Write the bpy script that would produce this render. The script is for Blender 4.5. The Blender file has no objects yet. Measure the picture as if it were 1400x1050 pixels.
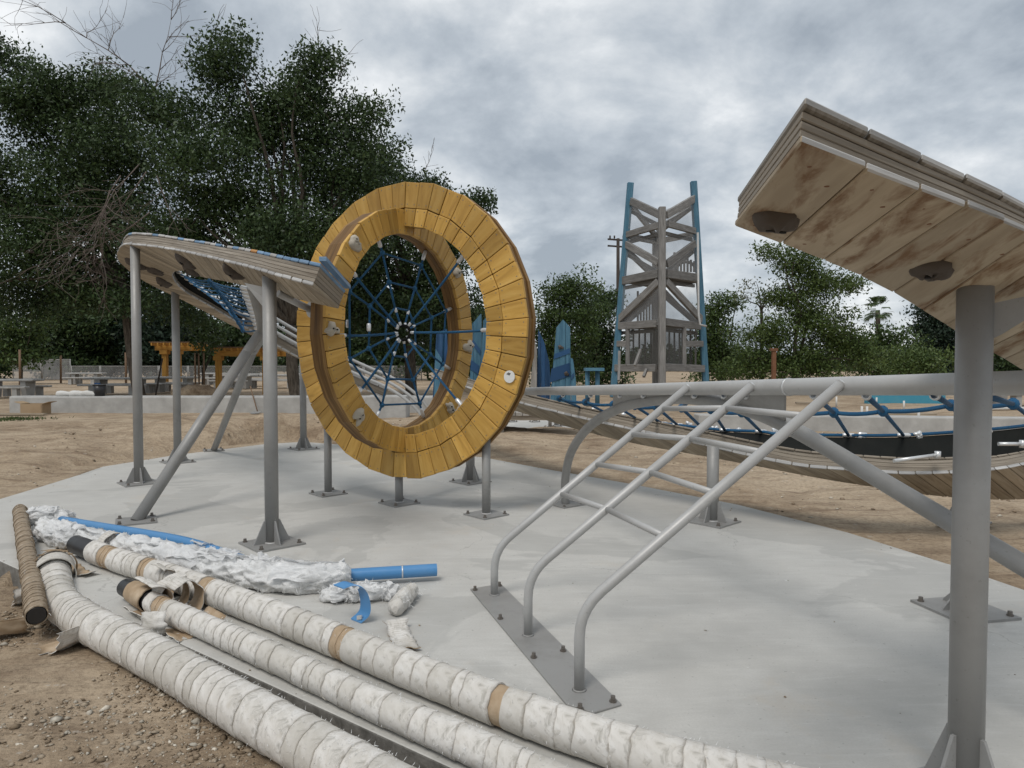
import bpy, math, random
import numpy as np
from mathutils import Vector, Matrix, noise
random.seed(7)
rng = np.random.default_rng(11)
sc = bpy.context.scene
C = sc.collection

# ------------------------------------------------------------------ camera
EYE = 1.5
FPX = 960.0
TILT = math.atan(30.0 / FPX)
cam_d = bpy.data.cameras.new("camera")
cam = bpy.data.objects.new("camera", cam_d); C.objects.link(cam)
cam_d.sensor_fit = 'HORIZONTAL'; cam_d.sensor_width = 36.0
cam_d.lens = FPX / 1400.0 * 36.0
cam_d.clip_start = 0.05; cam_d.clip_end = 3000
cam.location = (0, 0, EYE)
cam.rotation_euler = (math.pi / 2 - TILT, 0, 0)
sc.camera = cam

# ------------------------------------------------------------------ sky
SUN_EL, SUN_AZ = math.radians(58), math.radians(205)   # azimuth clockwise from +Y
world = bpy.data.worlds.new("World"); sc.world = world; world.use_nodes = True
wn = world.node_tree; wn.nodes.clear()
def W(t, **kw):
    n = wn.nodes.new(t)
    for k, v in kw.items(): setattr(n, k, v)
    return n
def wl(a, b): wn.links.new(a, b)
w_out = W('ShaderNodeOutputWorld'); w_bg = W('ShaderNodeBackground'); w_bg.inputs[1].default_value = 0.1
w_sky = W('ShaderNodeTexSky', sky_type='NISHITA'); w_sky.sun_disc = False
w_sky.sun_elevation = SUN_EL; w_sky.sun_rotation = SUN_AZ
w_tc = W('ShaderNodeTexCoord'); w_sep = W('ShaderNodeSeparateXYZ'); wl(w_tc.outputs['Generated'], w_sep.inputs[0])
w_mz = W('ShaderNodeMath', operation='MAXIMUM'); wl(w_sep.outputs[2], w_mz.inputs[0]); w_mz.inputs[1].default_value = 0.0
w_az = W('ShaderNodeMath', operation='ADD'); wl(w_mz.outputs[0], w_az.inputs[0]); w_az.inputs[1].default_value = 0.42
w_dx = W('ShaderNodeMath', operation='DIVIDE'); wl(w_sep.outputs[0], w_dx.inputs[0]); wl(w_az.outputs[0], w_dx.inputs[1])
w_dy = W('ShaderNodeMath', operation='DIVIDE'); wl(w_sep.outputs[1], w_dy.inputs[0]); wl(w_az.outputs[0], w_dy.inputs[1])
w_cb = W('ShaderNodeCombineXYZ'); wl(w_dx.outputs[0], w_cb.inputs[0]); wl(w_dy.outputs[0], w_cb.inputs[1]); w_cb.inputs[2].default_value = 25.17
w_n1 = W('ShaderNodeTexNoise'); wl(w_cb.outputs[0], w_n1.inputs['Vector'])
for k, v in (('Scale', 2.7), ('Detail', 8.0), ('Roughness', 0.58), ('Distortion', 0.15)): w_n1.inputs[k].default_value = v
w_rm = W('ShaderNodeValToRGB'); wl(w_n1.outputs[0], w_rm.inputs[0])
e = w_rm.color_ramp.elements
e[0].position = 0.38; e[0].color = (0.30, 0.34, 0.385, 1)
e[1].position = 0.665; e[1].color = (0.80, 0.815, 0.825, 1)
x_ = e.new(0.48); x_.color = (0.425, 0.467, 0.51, 1)
x_ = e.new(0.57); x_.color = (0.575, 0.607, 0.635, 1)
w_sc = W('ShaderNodeVectorMath', operation='SCALE'); wl(w_rm.outputs[0], w_sc.inputs[0]); w_sc.inputs['Scale'].default_value = 10.0
w_mx = W('ShaderNodeMix', data_type='RGBA'); w_mx.inputs[0].default_value = 0.93
wl(w_sky.outputs[0], w_mx.inputs[6]); wl(w_sc.outputs[0], w_mx.inputs[7])
wl(w_mx.outputs[2], w_bg.inputs[0]); wl(w_bg.outputs[0], w_out.inputs[0])

sun_d = bpy.data.lights.new("sun", 'SUN'); sun_d.energy = 1.5; sun_d.angle = math.radians(22); sun_d.color = (1.0, 0.955, 0.9)
sun = bpy.data.objects.new("sun", sun_d); C.objects.link(sun); sun.location = (-8, -10, 20)
sd = Vector((math.sin(SUN_AZ) * math.cos(SUN_EL), math.cos(SUN_AZ) * math.cos(SUN_EL), math.sin(SUN_EL)))
sun.rotation_euler = sd.to_track_quat('Z', 'Y').to_euler()
sc.view_settings.view_transform = 'Standard'; sc.view_settings.look = 'None'
sc.view_settings.exposure = 0.3; sc.view_settings.gamma = 1.0; sc.view_settings.use_curve_mapping = False
sc.cycles.max_bounces = 6; sc.cycles.transparent_max_bounces = 16

# ------------------------------------------------------------------ pixel helpers (1400 x 1050 photograph)
ct, st = math.cos(TILT), math.sin(TILT)
def ray(px, py):
    a = (px - 700.0) / FPX; b = (525.0 - py) / FPX
    return Vector((a, ct + st * b, -st + ct * b))
def at(px, py, Y):                       # the point that far away (metres along +Y)
    r = ray(px, py); return Vector((0, 0, EYE)) + r * (Y / r.y)
def gr(px, py, z=0.0):                   # the point on a level surface
    r = ray(px, py); return Vector((0, 0, EYE)) + r * ((z - EYE) / r.z)
def up(px, Y, z):                        # x from the pixel column, at that depth and height
    return Vector(((px - 700.0) / FPX * Y, Y, z))

# ------------------------------------------------------------------ materials
MATS = {}
class NB:
    def __init__(s, name):
        s.m = bpy.data.materials.new(name); s.m.use_nodes = True
        s.t = s.m.node_tree; s.t.nodes.clear()
        s.out = s.n('ShaderNodeOutputMaterial'); s.b = s.n('ShaderNodeBsdfPrincipled')
        s.l(s.b.outputs[0], s.out.inputs[0])
    def n(s, t, **kw):
        x = s.t.nodes.new(t)
        for k, v in kw.items(): setattr(x, k, v)
        return x
    def l(s, a, b): s.t.links.new(a, b)
    def put(s, v, inp):
        if hasattr(v, 'is_linked') or isinstance(v, bpy.types.NodeSocket): s.l(v, inp)
        else: inp.default_value = v
    def coord(s, kind='Object', scale=(1, 1, 1), rand=0.0):
        tc = s.n('ShaderNodeTexCoord'); mp = s.n('ShaderNodeMapping')
        s.l(tc.outputs[kind], mp.inputs[0]); mp.inputs['Scale'].default_value = scale
        if rand:
            oi = s.n('ShaderNodeObjectInfo'); cx = s.n('ShaderNodeCombineXYZ')
            r1 = s.math('MULTIPLY', oi.outputs['Random'], rand); r2 = s.math('MULTIPLY', oi.outputs['Random'], rand * 1.7)
            s.l(r1, cx.inputs[0]); s.l(r2, cx.inputs[1]); s.l(r1, cx.inputs[2]); s.l(cx.outputs[0], mp.inputs['Location'])
        return mp.outputs[0]
    def noise(s, vec, scale, detail=4.0, rough=0.55, dist=0.0):
        x = s.n('ShaderNodeTexNoise'); s.l(vec, x.inputs['Vector'])
        x.inputs['Scale'].default_value = scale; x.inputs['Detail'].default_value = detail
        x.inputs['Roughness'].default_value = rough; x.inputs['Distortion'].default_value = dist
        return x.outputs[0]
    def voro(s, vec, scale, feature='F1'):
        x = s.n('ShaderNodeTexVoronoi', feature=feature); s.l(vec, x.inputs['Vector']); x.inputs['Scale'].default_value = scale
        return x.outputs[0]
    def math(s, op, a, b=0.0):
        x = s.n('ShaderNodeMath', operation=op); s.put(a, x.inputs[0]); s.put(b, x.inputs[1]); return x.outputs[0]
    def rng(s, v, a, b, c=0.0, d=1.0):
        x = s.n('ShaderNodeMapRange'); s.put(v, x.inputs[0])
        for i, q in enumerate((a, b, c, d)): x.inputs[i + 1].default_value = q
        return x.outputs[0]
    def ramp(s, v, stops):
        x = s.n('ShaderNodeValToRGB'); s.l(v, x.inputs[0]); e = x.color_ramp.elements
        while len(e) < len(stops): e.new(0.5)
        for q, (p, c) in zip(e, stops): q.position = p; q.color = (*c, 1) if len(c) == 3 else c
        return x.outputs[0]
    def mix(s, f, a, b, mode='MIX'):
        x = s.n('ShaderNodeMix', data_type='RGBA', blend_type=mode)
        s.put(f, x.inputs[0])
        s.put((*a, 1) if isinstance(a, tuple) and len(a) == 3 else a, x.inputs[6])
        s.put((*b, 1) if isinstance(b, tuple) and len(b) == 3 else b, x.inputs[7])
        return x.outputs[2]
    def bump(s, h, strength=0.3, dist=0.01):
        x = s.n('ShaderNodeBump'); s.l(h, x.inputs['Height']); x.inputs['Strength'].default_value = strength
        x.inputs['Distance'].default_value = dist; s.l(x.outputs[0], s.b.inputs['Normal'])
    def fin(s, col=None, rough=0.6, metal=0.0, spec=0.5):
        if col is not None: s.put((*col, 1) if isinstance(col, tuple) and len(col) == 3 else col, s.b.inputs['Base Color'])
        s.put(rough, s.b.inputs['Roughness']); s.put(metal, s.b.inputs['Metallic'])
        s.b.inputs['Specular IOR Level'].default_value = spec
        MATS[s.m.name] = s.m; return s.m

def wood(name, dark, mid, light, grain=26.0, stain=None, rough=0.72, vary=0.35, depth=0.0015):
    k = NB(name); uv = k.coord('UV', (1.6, grain, 1), rand=37.0)
    g = k.noise(uv, 1.0, 5, 0.62, 0.9)
    col = k.ramp(g, [(0.3, dark), (0.5, mid), (0.72, light)])
    big = k.noise(k.coord('UV', (1.2, 3.0, 1), rand=11.0), 1.5, 3, 0.6)
    col = k.mix(k.rng(big, 0.4, 0.75, 0, 0.45), col, dark)
    oi = k.n('ShaderNodeObjectInfo')
    hv = k.n('ShaderNodeHueSaturation'); k.l(col, hv.inputs['Color'])
    k.l(k.rng(oi.outputs['Random'], 0, 1, 1 - vary, 1 + vary * 0.6), hv.inputs['Value'])
    col = hv.outputs[0]
    if stain:
        sn = k.noise(k.coord('UV', (2.4, 6.0, 1), rand=23.0), 1.3, 7, 0.62, 0.35)
        col = k.mix(k.rng(sn, 0.5, 0.64, 0, 0.9), col, stain)
    k.bump(g, 0.45, depth)
    return k.fin(col, rough, 0, 0.35)

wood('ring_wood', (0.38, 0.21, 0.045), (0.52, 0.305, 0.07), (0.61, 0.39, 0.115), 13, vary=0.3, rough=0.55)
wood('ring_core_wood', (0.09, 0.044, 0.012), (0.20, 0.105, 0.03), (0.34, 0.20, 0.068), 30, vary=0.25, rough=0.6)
wood('grey_wood', (0.17, 0.155, 0.135), (0.31, 0.29, 0.26), (0.47, 0.45, 0.42), 30, vary=0.2)
wood('fascia_wood', (0.145, 0.12, 0.092), (0.255, 0.22, 0.175), (0.36, 0.32, 0.265), 70, vary=0.12)
wood('under_wood', (0.33, 0.265, 0.185), (0.41, 0.34, 0.245), (0.49, 0.415, 0.31), 8, stain=(0.17, 0.085, 0.03), vary=0.18)
wood('tower_wood', (0.13, 0.125, 0.118), (0.225, 0.218, 0.208), (0.33, 0.325, 0.312), 22, vary=0.25)
wood('end_grain', (0.27, 0.265, 0.255), (0.42, 0.415, 0.405), (0.58, 0.575, 0.56), 30, vary=0.2)
wood('under_wood_clean', (0.22, 0.175, 0.125), (0.36, 0.30, 0.22), (0.47, 0.41, 0.32), 20, vary=0.3)
wood('blue_edge_wood', (0.10, 0.20, 0.33), (0.19, 0.31, 0.46), (0.33, 0.41, 0.5), 25, vary=0.3)
wood('orange_edge_wood', (0.28, 0.13, 0.04), (0.42, 0.21, 0.07), (0.5, 0.29, 0.12), 25, vary=0.2)
wood('blue_board', (0.045, 0.12, 0.185), (0.07, 0.175, 0.25), (0.125, 0.24, 0.32), 22, vary=0.25)
wood('navy_board', (0.012, 0.045, 0.11), (0.022, 0.075, 0.17), (0.05, 0.12, 0.22), 22, vary=0.25)
wood('pergola_wood', (0.36, 0.17, 0.03), (0.56, 0.29, 0.06), (0.62, 0.36, 0.10), 18, vary=0.2)
wood('stake_wood', (0.12, 0.07, 0.04), (0.22, 0.14, 0.085), (0.33, 0.23, 0.15), 22, vary=0.3)

k = NB('concrete'); v = k.coord('Object')
n1 = k.noise(v, 0.55, 5, 0.6, 0.4); n2 = k.noise(v, 4.5, 6, 0.65); n3 = k.noise(v, 90, 3, 0.7)
rm_ = k.n('ShaderNodeMapping'); rm_.inputs['Rotation'].default_value = (0, 0, 0.62); rm_.inputs['Scale'].default_value = (0.8, 2.4, 1); k.l(v, rm_.inputs[0])
tr = k.noise(rm_.outputs[0], 1.5, 6, 0.62, 2.2)
col = k.ramp(n1, [(0.34, (0.445, 0.435, 0.405)), (0.46, (0.495, 0.485, 0.455)), (0.64, (0.555, 0.545, 0.512))])
col = k.mix(k.rng(n2, 0.42, 0.7, 0, 0.4), col, (0.62, 0.61, 0.575))
col = k.mix(k.rng(tr, 0.5, 0.72, 0, 0.22), col, (0.37, 0.362, 0.335))
wet = k.noise(v, 0.5, 7, 0.55, 0.6)
col = k.mix(k.rng(wet, 0.525, 0.54, 0, 0.36), col, (0.30, 0.30, 0.285))
spk = k.noise(v, 38, 2, 0.5)
col = k.mix(k.rng(spk, 0.68, 0.74, 0, 0.5), col, (0.2, 0.19, 0.17))
wsp = k.noise(v, 21, 2, 0.5)
col = k.mix(k.rng(wsp, 0.73, 0.78, 0, 0.6), col, (0.72, 0.72, 0.7))
col = k.mix(k.rng(n3, 0.3, 0.7, 0, 0.4), col, (0.38, 0.372, 0.35))
rm2 = k.n('ShaderNodeMapping'); rm2.inputs['Rotation'].default_value = (0, 0, -0.5); rm2.inputs['Scale'].default_value = (2.2, 16.0, 1); k.l(v, rm2.inputs[0])
ts = k.noise(rm2.outputs[0], 1.0, 6, 0.7, 1.0); col = k.mix(k.rng(ts, 0.52, 0.72, 0, 0.3), col, (0.39, 0.382, 0.36)); col = k.mix(k.rng(ts, 0.46, 0.3, 0, 0.25), col, (0.62, 0.615, 0.59))
vc = k.n('ShaderNodeTexVoronoi', feature='DISTANCE_TO_EDGE'); wv_ = k.n('ShaderNodeVectorMath', operation='ADD'); nz_ = k.n('ShaderNodeTexNoise'); nz_.inputs['Scale'].default_value = 1.3; nz_.inputs['Detail'].default_value = 6; k.l(v, nz_.inputs['Vector']); k.l(v, wv_.inputs[0]); k.l(nz_.outputs[1], wv_.inputs[1]); k.l(wv_.outputs[0], vc.inputs['Vector']); vc.inputs['Scale'].default_value = 0.33
col = k.mix(k.math('MULTIPLY', k.rng(vc.outputs[0], 0.0, 0.0016, 1.0, 0.0), k.rng(n1, 0.45, 0.55, 0, 0.5)), col, (0.2, 0.195, 0.18))
dst = k.noise(v, 1.1, 7, 0.7, 0.5); col = k.mix(k.rng(dst, 0.58, 0.72, 0, 0.4), col, (0.50, 0.43, 0.34))
h = k.math('ADD', k.math('MULTIPLY', n2, 0.6), k.math('ADD', k.math('MULTIPLY', n3, 0.25), k.math('MULTIPLY', tr, 0.5)))
k.bump(h, 0.35, 0.006); k.fin(col, k.rng(n2, 0.3, 0.7, 0.6, 0.85), 0, 0.35)

k = NB('slab_side'); v = k.coord('Object'); n2 = k.noise(v, 14, 6, 0.7)
k.bump(n2, 0.6, 0.01); k.fin(k.ramp(n2, [(0.3, (0.10, 0.095, 0.085)), (0.7, (0.24, 0.23, 0.21))]), 0.9, 0, 0.2)

k = NB('cast_concrete'); v = k.coord('Object'); n2 = k.noise(v, 2.0, 6, 0.65)
k.bump(k.noise(v, 30, 4), 0.3, 0.01); k.fin(k.ramp(n2, [(0.3, (0.30, 0.295, 0.28)), (0.7, (0.46, 0.455, 0.435))]), 0.85, 0, 0.3)

k = NB('dirt'); v = k.coord('Object')
a = k.noise(v, 0.35, 5, 0.6, 0.5); b = k.noise(v, 2.6, 8, 0.68, 0.3); c = k.noise(v, 26, 6, 0.72); d = k.voro(v, 34)
rut = k.noise(k.coord('Object', (0.9, 4.5, 1)), 1.1, 5, 0.62, 0.6)
col = k.ramp(b, [(0.28, (0.17, 0.12, 0.08)), (0.48, (0.33, 0.25, 0.17)), (0.68, (0.46, 0.365, 0.26))])
col = k.mix(k.rng(a, 0.40, 0.62, 0, 0.75), col, (0.54, 0.435, 0.315))
col = k.mix(k.rng(rut, 0.52, 0.68, 0, 0.6), col, (0.15, 0.10, 0.066))
col = k.mix(k.rng(c, 0.46, 0.7, 0, 0.55), col, (0.10, 0.07, 0.047))
lsp = k.noise(v, 11, 3, 0.6)
col = k.mix(k.rng(lsp, 0.66, 0.72, 0, 0.5), col, (0.5, 0.46, 0.4))
h = k.math('ADD', k.math('MULTIPLY', b, 1.0), k.math('ADD', k.math('MULTIPLY', c, 0.45), k.math('MULTIPLY', rut, 1.2)))
k.bump(h, 0.9, 0.05); k.fin(col, 0.95, 0, 0.15)

k = NB('pebble'); g = k.n('ShaderNodeNewGeometry'); v = k.coord('Object')
col = k.ramp(g.outputs['Random Per Island'], [(0.0, (0.13, 0.095, 0.06)), (0.35, (0.27, 0.205, 0.14)), (0.65, (0.36, 0.30, 0.225)), (0.88, (0.40, 0.37, 0.31)), (0.97, (0.66, 0.60, 0.5))])
nn = k.noise(v, 60, 4); col = k.mix(k.rng(nn, 0.4, 0.7, 0, 0.4), col, (0.2, 0.15, 0.1)); k.bump(nn, 0.4, 0.004); k.fin(col, 0.85, 0, 0.3)

def paint(name, c, rough=0.45, metal=0.0, dirt=(0.2, 0.19, 0.175), amt=0.35, spec=0.45):
    k = NB(name); v = k.coord('Object'); n1 = k.noise(v, 3.0, 5, 0.6); n2 = k.noise(v, 60, 3, 0.6)
    col = k.mix(k.rng(n1, 0.48, 0.72, 0, amt), c, dirt)
    col = k.mix(k.rng(n2, 0.64, 0.72, 0, 0.45), col, dirt)
    k.bump(n2, 0.12, 0.002); return k.fin(col, k.rng(n1, 0.3, 0.7, rough - 0.06, rough + 0.14), metal, spec)
paint('grey_paint', (0.29, 0.287, 0.277), 0.45, 0.12, (0.185, 0.178, 0.165), 0.5)
paint('grey_paint_light', (0.43, 0.428, 0.417), 0.4, 0.15, (0.27, 0.265, 0.25), 0.5)
paint('white_metal', (0.66, 0.67, 0.67), 0.28, 0.45, (0.4, 0.4, 0.39), 0.3)
paint('bolt_metal', (0.22, 0.2, 0.18), 0.4, 0.7, (0.1, 0.06, 0.04), 0.5)
paint('black_rubber', (0.012, 0.013, 0.012), 0.85, 0, (0.025, 0.025, 0.022), 0.5, 0.1)
paint('black_plastic', (0.02, 0.02, 0.021), 0.4, 0, (0.06, 0.055, 0.05), 0.3)
paint('blue_plastic', (0.075, 0.235, 0.47), 0.32, 0, (0.15, 0.3, 0.5), 0.35)
paint('hold_stone', (0.42, 0.38, 0.31), 0.7, 0, (0.3, 0.26, 0.2), 0.5)
paint('hold_dark', (0.085, 0.07, 0.058), 0.75, 0, (0.05, 0.035, 0.025), 0.5)
paint('hole_dark', (0.01, 0.009, 0.008), 0.8, 0, (0.01, 0.01, 0.01), 0)
paint('disc_white', (0.7, 0.7, 0.68), 0.45, 0, (0.5, 0.5, 0.48), 0.3)
paint('disc_mark', (0.12, 0.12, 0.12), 0.5, 0, (0.2, 0.2, 0.2), 0.2)
paint('rust_metal', (0.2, 0.095, 0.05), 0.8, 0.2, (0.1, 0.045, 0.025), 0.6)
paint('card', (0.36, 0.26, 0.16), 0.85, 0, (0.25, 0.17, 0.1), 0.4)
paint('sack_white', (0.62, 0.62, 0.6), 0.75, 0, (0.4, 0.38, 0.34), 0.4)
paint('sign_blue', (0.03, 0.14, 0.4), 0.5, 0, (0.1, 0.2, 0.35), 0.2)
paint('mural_blue', (0.055, 0.27, 0.38), 0.7, 0, (0.12, 0.3, 0.36), 0.5)
paint('pole_wood', (0.05, 0.04, 0.034), 0.9, 0, (0.03, 0.025, 0.02), 0.4)

k = NB('blue_rope'); v = k.coord('UV', (1, 1, 1)); wv = k.n('ShaderNodeTexWave', wave_type='BANDS', bands_direction='DIAGONAL'); k.l(v, wv.inputs[0]); wv.inputs['Scale'].default_value = 22
k.bump(wv.outputs[1], 0.8, 0.004); nn = k.noise(k.coord('Object'), 8, 3)
k.fin(k.mix(k.rng(wv.outputs[1], 0.1, 0.7), (0.014, 0.075, 0.17), k.mix(k.rng(nn, 0.3, 0.7), (0.028, 0.14, 0.30), (0.045, 0.20, 0.38))), 0.65, 0, 0.3)

k = NB('wrap_cloth'); v = k.coord('UV', (1, 1, 1), rand=41.0); ob = k.coord('Object')
n1 = k.noise(ob, 5, 6, 0.66, 0.5); n2 = k.noise(k.coord('UV', (30, 5, 1), rand=17.0), 1.6, 5, 0.65, 0.6); n3 = k.noise(ob, 120, 3, 0.7); n4 = k.noise(ob, 18, 6, 0.7, 1.0)
col = k.ramp(n1, [(0.3, (0.50, 0.475, 0.43)), (0.5, (0.64, 0.615, 0.575)), (0.7, (0.74, 0.725, 0.695))])
col = k.mix(k.rng(n4, 0.5, 0.66, 0, 0.75), col, (0.31, 0.295, 0.26))
col = k.mix(k.rng(n2, 0.55, 0.72, 0, 0.35), col, (0.42, 0.375, 0.3))
oi = k.n('ShaderNodeObjectInfo'); col = k.mix(k.rng(oi.outputs['Random'], 0.4, 1.0, 0, 0.5), col, (0.40, 0.375, 0.325))
u0 = k.n('ShaderNodeTexCoord'); us = k.n('ShaderNodeSeparateXYZ'); k.l(u0.outputs['UV'], us.inputs[0])
fr = k.math('ADD', us.outputs[0], k.math('MULTIPLY', k.noise(ob, 30, 4, 0.6), 0.03))
col = k.mix(k.rng(fr, 0.1, 0.106, 0, 0.45), col, (0.26, 0.215, 0.155))
n5 = k.noise(ob, 2.4, 6, 0.7, 0.8); col = k.mix(k.rng(n5, 0.5, 0.68, 0, 0.5), col, (0.40, 0.365, 0.305))
h = k.math('ADD', n2, k.math('ADD', k.math('MULTIPLY', n3, 0.5), k.math('MULTIPLY', n4, 0.7))); k.bump(h, 0.5, 0.0025); k.fin(col, 0.9, 0, 0.2)

k = NB('kraft'); ob = k.coord('Object'); n1 = k.noise(ob, 6, 5, 0.6); n2 = k.noise(ob, 50, 4, 0.7)
k.bump(n2, 0.4, 0.004); k.fin(k.ramp(n1, [(0.3, (0.29, 0.205, 0.125)), (0.5, (0.40, 0.30, 0.20)), (0.72, (0.53, 0.43, 0.315))]), 0.85, 0, 0.2)
k = NB('brown_wrap'); ob = k.coord('Object'); n1 = k.noise(ob, 9, 6, 0.65); n2 = k.noise(ob, 60, 4, 0.7)
k.bump(k.math('ADD', n1, n2), 0.6, 0.008); k.fin(k.ramp(n1, [(0.3, (0.16, 0.115, 0.075)), (0.5, (0.31, 0.245, 0.175)), (0.72, (0.5, 0.44, 0.36))]), 0.9, 0, 0.2)
k = NB('fluff'); ob = k.coord('Object'); n1 = k.noise(ob, 9, 7, 0.7, 1.2); n2 = k.noise(ob, 20, 5, 0.6, 3.0)
k.bump(k.math('ADD', n1, k.math('MULTIPLY', n2, 0.5)), 0.8, 0.02)
k.fin(k.ramp(n1, [(0.28, (0.58, 0.58, 0.575)), (0.45, (0.69, 0.69, 0.68)), (0.7, (0.77, 0.77, 0.76))]), 0.38, 0, 0.5)
k.b.inputs['Subsurface Weight'].default_value = 0.3; k.b.inputs['Subsurface Radius'].default_value = (0.03, 0.03, 0.03)

k = NB('film'); ob = k.coord('Object'); n1 = k.noise(ob, 14, 6, 0.65, 2.5)
k.bump(n1, 0.5, 0.01); k.fin(k.ramp(n1, [(0.3, (0.80, 0.80, 0.80)), (0.6, (0.88, 0.88, 0.87))]), 0.3, 0, 0.5)
tp_ = k.n('ShaderNodeBsdfTransparent'); tl_ = k.n('ShaderNodeBsdfTranslucent'); tl_.inputs[0].default_value = (0.75, 0.76, 0.77, 1); m1_ = k.n('ShaderNodeMixShader'); m2_ = k.n('ShaderNodeMixShader')
m1_.inputs[0].default_value = 0.3; k.l(k.b.outputs[0], m1_.inputs[1]); k.l(tl_.outputs[0], m1_.inputs[2]); k.l(k.rng(k.noise(ob, 7, 4, 0.6), 0.4, 0.65, 0.05, 0.45), m2_.inputs[0]); k.l(m1_.outputs[0], m2_.inputs[1]); k.l(tp_.outputs[0], m2_.inputs[2]); k.l(m2_.outputs[0], k.out.inputs[0])

def leaf(name, a, b, c):
    k = NB(name); g = k.n('ShaderNodeNewGeometry'); v = k.coord('Object')
    n1 = k.noise(v, 0.45, 3, 0.6)
    col = k.ramp(g.outputs['Random Per Island'], [(0.0, a), (0.6, b), (1.0, c)])
    col = k.mix(k.rng(n1, 0.4, 0.68, 0, 0.5), col, c)
    k.fin(col, 0.5, 0, 0.3)
    tr = k.n('ShaderNodeBsdfTranslucent'); k.l(col, tr.inputs[0]); ms = k.n('ShaderNodeMixShader'); ms.inputs[0].default_value = 0.22
    k.l(k.b.outputs[0], ms.inputs[1]); k.l(tr.outputs[0], ms.inputs[2]); k.l(ms.outputs[0], k.out.inputs[0])
leaf('leaf_dark', (0.018, 0.034, 0.014), (0.04, 0.068, 0.026), (0.07, 0.112, 0.038))
leaf('leaf_mid', (0.028, 0.05, 0.014), (0.055, 0.092, 0.025), (0.09, 0.135, 0.04))
leaf('leaf_light', (0.04, 0.07, 0.018), (0.075, 0.115, 0.03), (0.11, 0.15, 0.045))
leaf('leaf_conifer', (0.010, 0.021, 0.014), (0.018, 0.036, 0.022), (0.034, 0.058, 0.034))
leaf('leaf_pale', (0.09, 0.10, 0.05), (0.14, 0.15, 0.08), (0.18, 0.19, 0.11))
leaf('grass_green', (0.03, 0.05, 0.012), (0.05, 0.085, 0.02), (0.08, 0.12, 0.03))
k = NB('bark'); v = k.coord('Object', (3, 3, 0.7)); n1 = k.noise(v, 4, 6, 0.7, 0.6)
k.bump(n1, 1.0, 0.05); k.fin(k.ramp(n1, [(0.3, (0.03, 0.025, 0.02)), (0.5, (0.085, 0.072, 0.058)), (0.75, (0.17, 0.15, 0.125))]), 0.95, 0, 0.1)
k = NB('dead_twig'); k.fin((0.15, 0.125, 0.11), 0.9, 0, 0.1)
def mesh_screen(name, c, amount, sx=1.0):
    k = NB(name); k.fin(c, 0.6, 0, 0.3); tp = k.n('ShaderNodeBsdfTransparent'); ms = k.n('ShaderNodeMixShader')
    v = k.coord('Object'); nn = k.noise(v, 1.2, 3)
    k.l(k.rng(nn, 0.3, 0.7, amount * 0.75, amount * 1.25), ms.inputs[0]); k.l(tp.outputs[0], ms.inputs[1]); k.l(k.b.outputs[0], ms.inputs[2]); k.l(ms.outputs[0], k.out.inputs[0])
mesh_screen('fence_screen', (0.33, 0.33, 0.33), 0.5)
mesh_screen('tower_mesh', (0.30, 0.30, 0.30), 0.36)
mesh_screen('tower_mesh_dark', (0.09, 0.09, 0.085), 0.55)
M = MATS

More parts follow.
